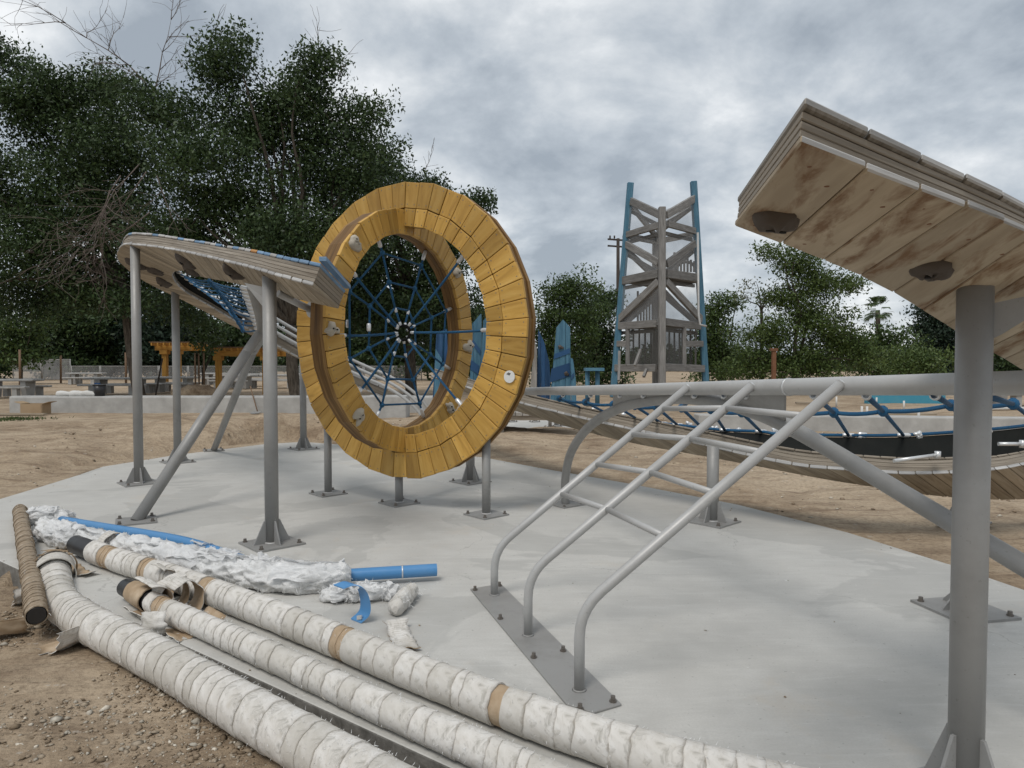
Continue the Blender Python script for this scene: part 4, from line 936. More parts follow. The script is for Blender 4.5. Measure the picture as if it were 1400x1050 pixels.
curled(w2, 'torn_wrap', gr(232, 845, 0.004), dp2, 0.105, 0.62, 0.12, PI * 0.72, seed=35.0, mats=('wrap_cloth', 'kraft'))
curled(w3, 'torn_wrap', f3(0.3)[0] - ZU * 0.08 - f3(0.3)[2] * 0.1, dp3, 0.102, 0.72, 0.09, PI * 0.1, seed=12.0)
curled(w3, 'torn_wrap', f3(0.16)[0] - ZU * 0.07 - f3(0.16)[2] * 0.12, dp3, 0.094, 0.4, 0.07, PI * 0.3, seed=14.0, mats=('kraft', 'kraft'))
fl_ax = lambda a: (math.cos(a), math.sin(a), 0)
def loose(label, c, ax, rad, turns, width, a0, seed, unroll, mats=('wrap_cloth', 'kraft')):
    o = curled(None, 'torn_wrapping_sheet', c, ax, rad, turns, width, a0, seed=seed, unroll=unroll, mats=mats); tag(o, label, 'wrapping', 'torn pieces of pipe wrapping on the ground'); return o
loose('torn white and brown sheet curling on the dirt beside the elbow', gr(82, 880, -0.125), fl_ax(1.1), 0.11, 0.42, 0.24, -0.7, 3.0, 0.3)
loose('crumpled white sheet lying between the two thin wrapped pipes', gr(228, 872, 0.0), fl_ax(2.4), 0.16, 0.3, 0.22, -0.5, 6.0, 0.8)
loose('grey curled scrap standing in front of the crumpled sheet', gr(212, 868, 0.0), fl_ax(0.3), 0.06, 0.5, 0.12, 0.0, 7.0, 0.2)
loose('flat white strip lying behind the elbow on the slab', gr(100, 778, 0.0), fl_ax(0.9), 0.25, 0.2, 0.1, -0.5, 8.0, 0.6)
loose('brown curled paper on the dirt under the brown pipe', gr(14, 862, -0.125), fl_ax(0.5), 0.1, 0.38, 0.2, -0.6, 4.0, 0.2, ('kraft', 'brown_wrap'))
loose('small white scrap by the mouth of the brown pipe', gr(28, 823, -0.12), fl_ax(0.7), 0.06, 0.5, 0.09, -0.6, 2.5, 0.2)
for i, (px, py, a) in enumerate(((75, 752, 0.2), (86, 758, 0.7), (66, 759, -0.3), (92, 753, 1.2))):
    m_ = MB(); c = gr(px, py, 0.002 + 0.001 * i); m_.prism([(c.x + math.cos(a + t) * rr, c.y + math.sin(a + t) * rr * 0.5) for t, rr in ((0, 0.1), (0.8, 0.05), (2.2, 0.07), (3.3, 0.11), (4.4, 0.04), (5.5, 0.06))], 0.001 + 0.002 * i, 0.0025 + 0.002 * i)
    tag(m_.build('paper_scrap', 'kraft', None, origin=c), 'torn brown paper scrap flat on the slab behind the elbow', 'scrap', 'brown paper scraps on the slab')

# fluffy pipe with blue pipe in it
def lumpy(root, name, pts, r, amp, mat, seg=40, n=150, seed=0.0, freq=9.0, taper=0.06):
    f, L = path_frames(pts); m_ = MB()
    for q in range(n + 1):
        s_ = L * q / n; p, t, x, y = f(s_); tp_ = min(1, min(s_, L - s_) / taper + 0.35)
        for u in range(seg):
            a = 2 * PI * u / seg; d = x * math.cos(a) + y * math.sin(a); pt = p + d * r
            q_ = Vector((s_ * 0.8, math.cos(a) * r * 1.6, math.sin(a) * r * 1.6)); w_ = noise.noise(q_ * freq * 0.8 + Vector((0, seed, 0))) * 0.35
            dn = (1 - abs(noise.noise(q_ * freq * 0.9 + Vector((seed, w_, w_))))) * 0.9 + 0.45 * (1 - abs(noise.noise(q_ * freq * 2.6 + Vector((w_, seed, 0))))) + 0.22 * (1 - abs(noise.noise(q_ * freq * 6.5))) - 0.75
            rr = r * tp_ * (0.9 + 0.25 * noise.noise(Vector((s_ * 4 + seed, 0, 0)))) + amp * (dn - 0.3)
            v_ = p + d * rr
            if v_.z < 0.004: v_.z = 0.004 + 0.1 * (v_.z + 0.02) * 0
            m_.v.append(v_)
        if q:
            for u in range(seg):
                u2 = (u + 1) % seg; m_.face(((q - 1) * seg + u, (q - 1) * seg + u2, q * seg + u2, q * seg + u), None, True)
    m_.face(list(range(seg))[::-1]); m_.face([n * seg + u for u in range(seg)])
    return m_.build(name, mat, root, origin=f(0)[0]), f, L
random.seed(5)
b0 = P_(60, 722, 0.0)
fp = thing('plastic_wrapped_pipe', 'blue pipe bundled in shaggy white plastic wrapping on the slab', 'wrapped pipe', (b0.x, b0.y, 0))
_, f4, L4 = lumpy(fp, 'plastic_wrapping', [P_(58, 722, 0.09), P_(110, 738, 0.09), P_(190, 752, 0.09), P_(270, 773, 0.09), P_(350, 787, 0.09), P_(420, 792, 0.085), P_(480, 789, 0.08)], 0.082, 0.085, 'fluff', 56, 300, 2.0, 7.5)
fibres(fp, f4, 0, L4, 0.092, 600, 0.045, 'fluff', 1.2, 0.0016)
_, f5, L5 = lumpy(fp, 'plastic_wrapping', [P_(262, 752, 0.04), P_(300, 762, 0.04), P_(370, 776, 0.045), P_(430, 780, 0.04)], 0.038, 0.05, 'fluff', 30, 170, 7.0, 13.0)
fibres(fp, f5, 0, L5, 0.05, 220, 0.05, 'fluff', 1.2, 0.0016)
def film(parent, f, s0, ws, a0, span, r, seed, flare=0.045, nu=20, nv=18):
    m_ = MB(); N3 = lambda a, b, c: noise.noise(Vector((a, b, c)))
    for i in range(nu + 1):
        for j in range(nv + 1):
            u, v_ = i / nu, j / nv; ed = max(abs(u - 0.5), abs(v_ - 0.5)) * 2
            s_ = s0 + (u - 0.5) * ws * (1 + 0.3 * N3(v_ * 3, seed, 1.0)); a = a0 + (v_ - 0.5) * span * (1 + 0.35 * N3(u * 3, seed, 5.0))
            p, t, x, y = f(s_)
            cr = (1 - abs(N3(u * 2.2 + seed, v_ * 3.5, 0.3))) * 0.03 + (1 - abs(N3(u * 5, v_ * 7 + seed, 2.0))) * 0.008 - 0.03
            rr = r + cr + flare * max(0, ed - 0.6) / 0.4 * (0.25 + 0.8 * N3(u * 3, v_ * 3, seed))
            q = p + (x * math.cos(a) + y * math.sin(a)) * rr + t * 0.02 * N3(u * 6, v_ * 6, seed + 3)
            q.z = max(q.z, 0.006 + 0.006 * abs(N3(u * 8, v_ * 8, seed))); m_.v.append(q)
    for i in range(nu):
        for j in range(nv): b = i * (nv + 1) + j; m_.face((b, b + 1, b + nv + 2, b + nv + 1), None, True)
    return m_.build('film_sheet', 'film', parent, origin=f(s0)[0])
for i_ in range(20):
    film(fp, f4, random.uniform(0.05, L4 - 0.05), random.uniform(0.25, 0.5), PI / 2 + random.uniform(-0.9, 0.9), random.uniform(1.2, 2.2), 0.094 + 0.004 * (i_ % 4), i_ * 3.1)
for i_ in range(7):
    film(fp, f5, random.uniform(0.02, L5 - 0.02), random.uniform(0.15, 0.3), PI / 2 + random.uniform(-0.9, 0.9), random.uniform(1.4, 2.4), 0.058 + 0.005 * (i_ % 3), 200 + i_ * 3.1)
be = [P_(465, 787, 0.075), P_(597, 779, 0.075)]
bp_ = MB(); bp_.tube([be[0], be[1]], 0.042, 20, False); bp_.tube([be[1], be[0]], 0.037, 20, False); n_ = 20
bq = bp_.build('blue_pipe', 'blue_plastic', fp, origin=be[0])
MB().tube([be[0].lerp(be[1], 0.63), be[0].lerp(be[1], 0.645)], 0.0435, 20).build('white_tie', 'white_metal', bq, origin=be[0])
e1_ = be[0].lerp(be[1], 0.97); MB().tube([e1_, e1_ + Vector((0.001, 0, 0))], 0.038, 20).build('pipe_bore', 'hole_dark', bq, origin=e1_)
bb0 = P_(88, 716, 0.045)
b2_ = MB().tube([V3(a) for a in spline([P_(84, 712, 0.045), P_(150, 723, 0.05), P_(200, 731, 0.055), P_(260, 743, 0.06), P_(330, 766, 0.05)], 6)], 0.043, 18).build('blue_pipe', 'blue_plastic', None, origin=bb0)
tag(b2_, 'bare blue plastic pipe lying behind the shaggy white bundle', 'pipe')
for i, (px, py, rr, lab) in enumerate(((65, 716, 0.12, 'crumpled white plastic heap at the head of the shaggy bundle'), (465, 822, 0.075, 'small crumpled plastic heap in front of the shaggy bundle'), (515, 820, 0.08, 'crumpled plastic heap around the blue bracket'))):
    c = gr(px, py, 0.0)
    o, f6, L6 = lumpy(None, 'plastic_heap', [c + Vector((-rr * 1.6, 0.03, 0.03)), c + Vector((-rr * 0.4, -0.02, rr * 0.6)), c + Vector((rr * 0.7, 0.02, rr * 0.5)), c + Vector((rr * 1.7, -0.03, 0.02))], rr * 0.55, 0.06, 'fluff', 26, 60, i * 5.0, 11.0)
    tag(o, lab, 'plastic heap')
    for j_ in range(5): film(o, f6, random.uniform(0, L6), random.uniform(0.15, 0.3), PI / 2 + random.uniform(-1.2, 1.2), random.uniform(1.4, 2.6), rr * 0.62, 300 + i * 20 + j_ * 2.7, 0.06)
    fibres(o, f6, 0, L6, rr * 0.6, 70, 0.06, 'fluff', 1.2, 0.0016)
# blue clip, standing on the slab
c = gr(487, 850, 0.0)
clip_pts = [(0.0, 0.0), (0.05, 0.05), (0.055, 0.12), (0.03, 0.19), (-0.03, 0.22), (-0.1, 0.2)]
sp = spline(clip_pts, 6); ax2 = Vector((0.75, -0.66, 0)); secs = []
for x, z in sp: secs.append([c + Vector((x, 0, z)) - ax2 * 0.045, c + Vector((x, 0, z)) + ax2 * 0.045, c + Vector((x - 0.006, 0.004, z + 0.006)) + ax2 * 0.045, c + Vector((x - 0.006, 0.004, z + 0.006)) - ax2 * 0.045])
cp = sweep(MB(), secs, False).build('blue_bracket', 'blue_plastic', None, origin=c); tag(cp, 'curved blue plastic bracket standing among shredded white wrapping', 'bracket')
q = c + Vector((0.022, -0.012, 0.03)); MB().box(q, 0.022, 0.006, 0.012, (0.7, -0.6, 0.3), (0.5, 0.6, 0), (0, 0, 1)).build('bracket_tab', 'white_metal', cp, origin=q)
for t in (-0.02, 0.02):
    q = c + Vector((0.0, -0.012, 0.208)) + ax2 * t; MB().tube([q, q + Vector((0.002, -0.006, 0.002))], 0.009, 10).build('bracket_hole', 'white_metal', cp, origin=q)
o, f7, L7 = lumpy(None, 'wrapped_stump', [P_(539, 834, 0.05), P_(546, 824, 0.05), P_(556, 814, 0.05), P_(566, 806, 0.04)], 0.055, 0.02, 'wrap_cloth', 30, 50, 9.0, 8.0); tag(o, 'short grey wrapped pipe stump under the bare blue pipe end', 'wrapped pipe'); fibres(o, f7, 0, L7, 0.06, 90, 0.03, 'fluff', 1.0)
loose('long white strip trailing from the grey wrapped stump', gr(541, 858, 0.002), fl_ax(0.35), 0.3, 0.2, 0.12, -0.55, 11.0, 0.7, ('kraft', 'wrap_cloth'))

# ------------------------------------------------------------------ trees
def leaf_cloud(centres, n_per, spread, size, flat=0.6):
    n = len(centres) * n_per
    c = np.repeat(np.asarray(centres, float), n_per, 0) + np.clip(rng.normal(0, 1, (n, 3)), -1.7, 1.7) * np.asarray(spread) * np.array([1, 1, flat])
    d = rng.normal(0, 1, (n, 3)); d[:, 2] -= 0.45; d /= np.linalg.norm(d, axis=1, keepdims=True)
    u = rng.normal(0, 1, (n, 3)); u[:, 2] += 0.8; sd_ = np.cross(d, u); sd_ /= np.linalg.norm(sd_, axis=1, keepdims=True) + 1e-9
    L = size * rng.uniform(0.6, 1.3, (n, 1)); w = L * rng.uniform(0.38, 0.55, (n, 1))
    v = np.stack([c - d * L / 2, c + sd_ * w / 2, c + d * L / 2, c - sd_ * w / 2], 1).reshape(-1, 3)
    f = np.arange(n * 4).reshape(-1, 4); return v, f
def cloud_obj(name, parent, v, f, mat, org):
    o = bpy.data.objects.new(name, np_mesh(name, v - np.array(org), f, mat, False)); C.objects.link(o)
    if parent is not None: o.parent = parent; o.location = Vector(org) - WORLD(parent)
    else: o.location = org
    return o
def lobe_pts(cx, cy, cz, rx, ry, rz, n):
    d = rng.normal(0, 1, (n, 3)); d /= np.linalg.norm(d, axis=1, keepdims=True); r = rng.random((n, 1)) ** 0.5
    return np.array([cx, cy, cz]) + d * r * np.array([rx, ry, rz]) * rng.uniform(0.75, 1.08, (n, 1))
def branch(mb, a, b, r0, r1, seg=7, wob=0.25, n=4):
    a = Vector(a); b = Vector(b); L = (b - a).length
    P = [a]
    for i in range(1, n): P.append(a.lerp(b, i / n) + Vector((random.gauss(0, 1), random.gauss(0, 1), random.gauss(0, 0.6))) * wob * L * 0.12 + Vector((0, 0, L * 0.06 * math.sin(PI * i / n))))
    P.append(b); S = [V3(q) for q in spline([list(p) for p in P], 3)]; mb.tube(S, [r0 + (r1 - r0) * i / (len(S) - 1) for i in range(len(S))], seg)
def twigs(mb, a, d, L, r, depth):
    a = Vector(a); d = Vector(d).normalized(); P = [a]; dd = d.copy()
    for i in range(5):
        dd = (dd + Vector((random.gauss(0, 0.16), random.gauss(0, 0.16), random.gauss(0, 0.12)))).normalized(); P.append(P[-1] + dd * L / 5)
    mb.tube(P, [max(0.005, r * (1 - 0.16 * i)) for i in range(6)], 5)
    if depth > 0:
        for i in range(1, 6):
            for _ in range(2 if random.random() < 0.5 else 1):
                s_ = (dd + Vector((random.gauss(0, 0.65), random.gauss(0, 0.65), random.gauss(0, 0.45)))).normalized(); twigs(mb, P[i], s_, L * random.uniform(0.35, 0.6), r * 0.5, depth - 1)
def tree(name, label, px, d, tr, lobes, leaf_size, n_per, mat, dens=1.0, fork=None, zb=-0.05, spread=0.42, group=None, flat=0.6, limbs=14, trunk_top=None):
    """lobes in photograph pixels (x, y, half width, half height, depth shift); their distance is the trunk's"""
    base = up(px, d, zb); root = thing(name, label, 'tree', base, group); k_ = d / FPX
    C_ = []
    for (lx, ly, hw, hh, dy) in lobes:
        c = at(lx, ly, d + dy); kk = (d + dy) / FPX; rx, rz = hw * kk, hh * kk
        nn = max(6, int(dens * rx * rz * 9)); C_.append(lobe_pts(c.x, c.y, c.z, rx, (rx + rz) / 2 * 0.8, rz, nn))
    allc = np.concatenate(C_)
    v, f = leaf_cloud(allc, n_per, spread, leaf_size, flat); cloud_obj('crown', root, v, f, mat, base)
    ctr = allc.mean(0); fk = fork or (base.z + 0.35 * (ctr[2] - base.z)); tt = Vector((base.x + (ctr[0] - base.x) * 0.15, base.y, fk))
    m_ = MB(); P = [base, base + Vector((0, 0, 0.25)), base.lerp(tt, 0.4) + Vector((random.gauss(0, tr * 0.4), 0, 0)), tt]
    S = [V3(q) for q in spline([list(p) for p in P], 5)]; m_.tube(S, [tr * (1.7 if i == 0 else 1.25 if i < 3 else 1 - 0.25 * i / len(S)) for i in range(len(S))], 12); m_.build('trunk', 'bark', root, origin=base)
    m_ = MB()
    for q in range(limbs):
        e_ = Vector(allc[random.randrange(len(allc))]); branch(m_, tt, e_, tr * 0.5, tr * 0.06)
        for _ in range(3):
            e2 = Vector(allc[random.randrange(len(allc))])
            if (e2 - e_).length < 3.2: branch(m_, e_, e2, tr * 0.07, tr * 0.02, 5)
    if limbs: m_.build('limbs', 'bark', root, origin=base)
    return root, base, allc

GT = 'big dark trees behind the deck'
tB, bB, _ = tree('shade_tree', 'tall dark tree with bare top twigs and pale trunk behind the crescent deck', 405, 26, 0.26,
    [(300, 105, 45, 60, 0), (350, 185, 75, 75, 1), (270, 215, 75, 75, -1), (330, 300, 105, 75, 0), (240, 320, 75, 65, 0), (430, 125, 50, 55, 0), (440, 205, 75, 75, 1), (400, 330, 95, 60, -1), (320, 75, 26, 38, 0), (445, 95, 26, 34, 0), (205, 150, 45, 45, 0), (485, 195, 42, 50, 0), (515, 260, 50, 50, 0), (470, 300, 70, 80, 1), (300, 390, 60, 36, 1), (365, 420, 55, 36, 2), (265, 425, 34, 28, 2), (385, 150, 40, 45, 1), (255, 155, 40, 45, 0), (505, 160, 22, 26, 0)],
    0.155, 230, 'leaf_dark', 0.95, spread=0.46, limbs=22)
tC, bC, _ = tree('shade_tree', 'wide dark tree at the end of the slab hung with dead branches', 190, 28, 0.25,
    [(15, 130, 70, 60, 0), (90, 175, 85, 70, 1), (55, 260, 105, 80, 0), (150, 310, 95, 75, 0), (30, 350, 90, 60, -1), (170, 210, 65, 80, 0), (-70, 240, 90, 120, 0), (110, 375, 80, 40, 1), (-10, 75, 40, 32, 0), (150, 125, 34, 34, 0), (20, 400, 60, 26, 1), (205, 385, 40, 32, 1), (120, 405, 90, 26, 0), (190, 410, 60, 24, -1), (60, 420, 60, 18, 0), (125, 125, 45, 34, 1), (70, 110, 30, 26, 0)],
    0.16, 230, 'leaf_dark', 0.95, spread=0.48, limbs=10, fork=4.6)
tA, bA, _ = tree('shade_tree', 'dark spreading tree whose trunk stands behind the timber ring', 562, 33, 0.3,
    [(535, 225, 38, 34, 0), (555, 295, 60, 56, 0), (505, 345, 80, 85, 0), (590, 370, 60, 70, 0), (535, 425, 75, 50, -1), (610, 335, 30, 46, 0), (628, 420, 40, 40, 0), (592, 262, 24, 18, 0), (480, 420, 45, 55, 0), (655, 275, 5, 6, 0), (580, 460, 60, 28, 1)],
    0.175, 215, 'leaf_dark', 0.95, fork=4.2, spread=0.46, limbs=18)
for (px, py, d_, v_, L, r_) in ((212, 135, 26.5, (-0.25, 0, 1), 3.9, 0.035), (205, 140, 26.5, (0.12, 0, 1), 3.4, 0.03), (300, 90, 26, (-0.1, 0, 1), 1.6, 0.02), (440, 90, 26, (0.1, 0, 1), 1.5, 0.02), (462, 110, 26, (0.1, 0, 1), 1.5, 0.02), (580, 235, 26, (0.5, 0, 1), 1.0, 0.015)):
    m_ = MB(); twigs(m_, at(px, py, d_), v_, L, r_, 2 if L > 2 else 1); m_.build('bare_branch', 'dead_twig', tB, origin=bB)
for (px, py, dx, dz, L) in ((190, 225, -0.3, -1, 3.0), (200, 235, -0.5, -0.8, 3.4), (165, 240, -0.4, -1, 3.2), (215, 240, 0.2, -1, 2.6), (150, 260, -0.2, -1, 3.0), (205, 290, -0.8, -0.5, 2.6)):
    m_ = MB(); twigs(m_, at(px, py, 24.0), (dx, -0.1, dz), L, 0.024, 2); m_.build('dead_branch', 'dead_twig', tC, origin=bC)

def bg_tree(label, px, top, bot, hw, d, mat, tr=0.15, size=0.32, n_per=34, dens=0.8, name='tree', group=None, irregular=0.3, limbs=8):
    h = bot - top; lob = []
    for q in range(7):
        t = (q + 0.5) / 7; w = hw * (0.5 + 0.6 * math.sin(PI * min(0.72, t * 0.75 + 0.1))) * random.uniform(1 - irregular, 1 + irregular * 0.4)
        lob.append((px + random.uniform(-1, 1) * hw * irregular, top + h * t, w, h * 0.16, random.uniform(-0.5, 0.5)))
    return tree(name, label, px, d, tr, lob, 0.75 * size * d / 40, int(n_per * 2.4), mat, dens * 1.25 * (40 / d) ** 1.0, spread=0.4 * d / 40, group=group, limbs=limbs)
bg_tree('small dense tree beside a wooden stake near the chain fence', 30, 432, 497, 42, 48, 'leaf_mid', 0.12)
GB = 'dark trees behind the picnic ground'
for px, top, hw, d in ((85, 400, 60, 62), (150, 395, 60, 66), (215, 405, 50, 64), (262, 425, 45, 70), (-30, 410, 60, 62), (335, 440, 40, 74), (480, 420, 45, 62), (530, 410, 45, 60), (600, 400, 55, 58), (650, 430, 45, 60), (425, 440, 40, 76)):
    bg_tree('dark leafy tree in the row behind the picnic ground', px, top, 508, hw, d, 'leaf_dark' if px not in (215,) else 'leaf_conifer', 0.2, 0.34, 34, 0.9, group=GB)
bg_tree('tree with a ragged top between the ring and the blue tower', 770, 378, 522, 58, 40, 'leaf_mid', 0.18, 0.26, 42, 1.0)
bg_tree('dark tree close behind the left leg of the blue tower', 822, 405, 522, 42, 46, 'leaf_dark', 0.18, 0.28, 40, 1.0)
bg_tree('dull green tree close behind the right leg of the blue tower', 985, 408, 520, 45, 44, 'leaf_mid', 0.18, 0.26, 40, 1.0)
tree('tree', 'tall green tree with an open crown under the overhead deck', 1085, 33, 0.2, [(1095, 360, 45, 26, 0), (1130, 385, 50, 26, 0), (1065, 405, 42, 18, 0), (1110, 430, 55, 28, 0), (1060, 455, 60, 26, 0), (1140, 460, 45, 32, 0), (1085, 490, 70, 24, 0), (1165, 388, 14, 10, 0), (1050, 345, 16, 12, 0), (1170, 480, 40, 30, 0), (1095, 510, 75, 16, 0), (1020, 500, 35, 22, 0)], 0.15, 130, 'leaf_light', 2.0, spread=0.36, limbs=7)
tree('tree', 'pale sparse young tree leaning beside the open-crowned tree', 1042, 34, 0.09, [(1035, 392, 22, 12, 0), (1015, 405, 14, 8, 0), (1050, 412, 16, 8, 0)], 0.15, 16, 'leaf_pale', 0.9, spread=0.25, limbs=6, fork=4.0)
bg_tree('rounded green tree in front of the palm', 1205, 452, 520, 56, 45, 'leaf_mid', 0.18, 0.26, 40, 1.0)
bg_tree('dark blue-green conifer showing past the thick post', 1288, 420, 512, 46, 52, 'leaf_conifer', 0.2, 0.28, 44, 1.1, irregular=0.2)
bg_tree('low light green bush under the dark conifer', 1262, 478, 516, 60, 40, 'leaf_light', 0.08, 0.24, 40, 1.0)
bg_tree('dark tree showing between the thick post and the overhead deck', 1385, 455, 520, 50, 55, 'leaf_dark', 0.2, 0.28, 36, 1.0)
# far wood
xs = rng.uniform(-150, 150, 2600); ys = 118 + rng.uniform(-6, 10, 2600); hs = 3.2 + 2.6 * np.array([noise.noise(Vector((x * 0.09, 0.3, 0))) for x in xs]); zs = rng.random(2600) * hs
v, f = leaf_cloud(np.stack([xs, ys, zs], -1), 14, 0.9, 1.0); fw = cloud_obj('far_wood', None, v, f, 'leaf_dark', (0, 118, 0)); tag(fw, 'far dark band of trees along the edge of the park', 'far wood', kind='stuff')
# palm
pb = up(1199, 60, 0); pm = thing('palm_tree', 'fan palm with a shaggy head rising behind the green trees', 'palm', pb)
ptop_ = at(1200, 424, 60); MB().tube([pb, pb.lerp(ptop_, 0.5) + Vector((0.1, 0, 0)), ptop_], [0.25, 0.2, 0.18], 10).build('trunk', 'bark', pm, origin=pb)
m_ = MB()
for q in range(46):
    a = random.uniform(0, 2 * PI); el = random.uniform(-0.9, 1.3); d_ = Vector((math.cos(a) * math.cos(el), math.sin(a) * math.cos(el), math.sin(el))); L = random.uniform(0.9, 1.3); tip = ptop_ + d_ * L; sdv = d_.cross(ZU).normalized()
    for w in range(-4, 5): t2 = tip + sdv * w * 0.1 + d_ * (0.25 - 0.012 * w * w) - ZU * (0.15 + abs(w) * 0.03); b = len(m_.v); m_.v += [ptop_ + d_ * L * 0.55 + sdv * w * 0.02, tip + sdv * (w * 0.07 + 0.035), t2, tip + sdv * (w * 0.07 - 0.035)]; m_.face((b, b + 1, b + 2, b + 3))
m_.build('crown', 'leaf_mid', pm, origin=pb)

# ------------------------------------------------------------------ tower
TD = 30.0; twr = thing('climbing_tower', 'tall timber climbing tower with two blue corner posts and netting', 'tower', (6.4, 29.0, 0))
def tp_l(py): return np.interp(py, [250, 520], [862, 838])
def tp_r(py): return np.interp(py, [248, 520], [948, 966])
def TW(px, py):
    e_ = tp_l(py) if px < 905 else tp_r(py); t = (px - 905) / (e_ - 905); return at(px, py, 27.6 + 2.4 * t)
for f_, top, sgn in ((tp_l, 250, 1), (tp_r, 248, -1)):
    a = at(f_(545), 543, TD); a.z = 0; b = at(f_(top), top, TD); m_ = MB().beam(a, b, 0.26, 0.24, (0, 1, 0)); bevel(m_.build('corner_post', 'blue_board', twr, origin=a), 0.02)
a = at(905, 560, 27.6); a.z = 0; b = at(905, 283, 27.6); bevel(MB().beam(a, b, 0.26, 0.26, (0, 1, 0)).build('centre_post', 'tower_wood', twr, origin=a), 0.02)
a = at(896, 540, 32.4); a.z = 0; b = at(896, 318, 32.4); MB().beam(a, b, 0.25, 0.25, (0, 1, 0)).build('back_post', 'tower_wood', twr, origin=a)
TB = [((863, 275), (903, 294), .3), ((857, 321), (901, 308), .26), ((856, 334), (901, 359), .28), ((851, 384), (900, 374), .34), ((844, 439), (900, 385), .3), ((844, 446), (898, 442), .3), ((842, 470), (858, 470), .25), ((840, 503), (897, 503), .3),
      ((950, 271), (911, 294), .3), ((913, 306), (950, 316), .26), ((950, 333), (911, 361), .28), ((911, 374), (953, 380), .34), ((911, 385), (959, 437), .3), ((909, 440), (957, 446), .3), ((936, 470), (960, 470), .25), ((907, 502), (962, 504), .3)]
for (p, q, w) in TB: a, b = TW(*p), TW(*q); bevel(MB().beam(a, b, 0.14, w).build('beam', 'tower_wood', twr, origin=a), 0.012)
for (p, q) in (((858, 447), (858, 500)), ((935, 447), (935, 502))): a, b = TW(*p), TW(*q); MB().beam(a, b, 0.16, 0.2, (0, 1, 0)).build('upright', 'tower_wood', twr, origin=a)
for (p, pd, q, qd) in (((864, 282), 30.2, (896, 322), 32.2), ((946, 282), 30.2, (899, 318), 32.2), ((860, 323), 30.2, (895, 330), 32.2), ((949, 320), 30.2, (899, 330), 32.2), ((857, 342), 30.2, (890, 374), 32), ((950, 340), 30.2, (915, 370), 32), ((849, 446), 30.2, (905, 398), 32), ((957, 445), 30.2, (910, 405), 32)):
    a, b = at(*p, pd), at(*q, qd); MB().beam(a, b, 0.12, 0.24).build('beam', 'tower_wood', twr, origin=a)
for (p, q, w) in TB[:6] + TB[8:14]:
    a, b = TW(*p) + Vector((0, 0.5, -0.28)), TW(*q) + Vector((0, 0.5, -0.28)); MB().beam(a, b, 0.1, 0.14).build('inner_beam', 'tower_wood', twr, origin=a)
for py, h in ((384, 0.1), (445, 0.1)):
    z_ = at(905, py, TD).z; m_ = MB().prism([tuple(TW(tp_l(py) + 2, py))[:2], tuple(TW(904, py))[:2], tuple(TW(tp_r(py) - 2, py))[:2], tuple(at(897, py, 32.2))[:2]], z_ - h, z_); m_.build('floor', 'tower_wood', twr, origin=(6.4, 29, z_))
for i, (x, y0, y1) in enumerate([(872 + 4 * q, 398 + (q % 3) * 3, 440) for q in range(8)] + [(922 + 4.5 * q, 345 + 2 * q, 372) for q in range(7)]):
    a, b = at(x, y1, 30.6), at(x, y0, 30.6); MB().beam(a, b, 0.09, 0.04, (0, 1, 0)).build('slat', 'tower_wood', twr, origin=a)
m_ = MB(); A_ = [at(938 + 14 * math.cos(t), 372 - 14 * math.sin(t), 30.8) for t in np.linspace(0, PI, 10)]; m_.tube(A_, 0.07, 6); m_.build('arch_frame', 'tower_wood', twr, origin=A_[0])
def screen(pts, mat, name='netting'): m_ = MB(); m_.v += [Vector(p) for p in pts]; m_.face(range(len(pts))); m_.build(name, mat, twr, origin=pts[0])
for y0, y1 in ((275, 308), (320, 376), (386, 440)):
    screen([TW(tp_l(y0), y0), TW(904, y0 + 12), TW(904, y1), TW(tp_l(y1), y1 + 6)], 'tower_mesh'); screen([TW(906, y0 + 12), TW(tp_r(y0), y0), TW(tp_r(y1), y1 + 6), TW(906, y1)], 'tower_mesh')
screen([TW(858, 447), TW(903, 443), TW(903, 501), TW(858, 501)], 'tower_mesh_dark', 'cabin_screen'); screen([TW(907, 443), TW(935, 447), TW(935, 502), TW(907, 501)], 'tower_mesh_dark', 'cabin_screen')
screen([at(858, 447, 30.8), at(948, 447, 30.8), at(948, 505, 30.8), at(858, 505, 30.8)], 'tower_mesh_dark', 'cabin_screen')
for x in (866, 874, 882, 890, 915, 922, 929, 944, 951): a, b = at(x, 502, 30.9), at(x, 450, 30.9); MB().beam(a, b, 0.07, 0.06, (0, 1, 0)).build('slat', 'tower_wood', twr, origin=a)
P = [at(954, 318, 29.3), at(955, 430, 29.2), at(957, 444, 29.0), at(966, 446, 29.0)]; MB().tube(P, 0.05, 8).build('drain_pipe', 'grey_paint_light', twr, origin=P[0])
for (x0, y0, x1, y1) in ((868, 500, 876, 478), (846, 520, 847, 480), (880, 515, 884, 505)): a, b = at(x0, y0, 27.9), at(x1, y1, 28.2); MB().beam(a, b, 0.1, 0.1).build('log_rung', 'tower_wood', twr, origin=a)

# utility pole
ub = up(845, 62, 0); upo = thing('utility_pole', 'dark wooden utility pole with crossarms beside the blue tower', 'utility pole', ub)
ut = at(845, 326, 62); MB().tube([ub, ut], [0.2, 0.14], 10).build('shaft', 'pole_wood', upo, origin=ub)
for py in (328, 337): a, b = at(831, py - 1, 62), at(859, py + 1, 62.5); MB().beam(a, b, 0.12, 0.14).build('crossarm', 'pole_wood', upo, origin=a)
for px in (834, 840, 852, 857): a = at(px, 326, 62.2); MB().cyl(a, a + ZU * 0.25, 0.07, 8).build('insulator', 'pole_wood', upo, origin=a)

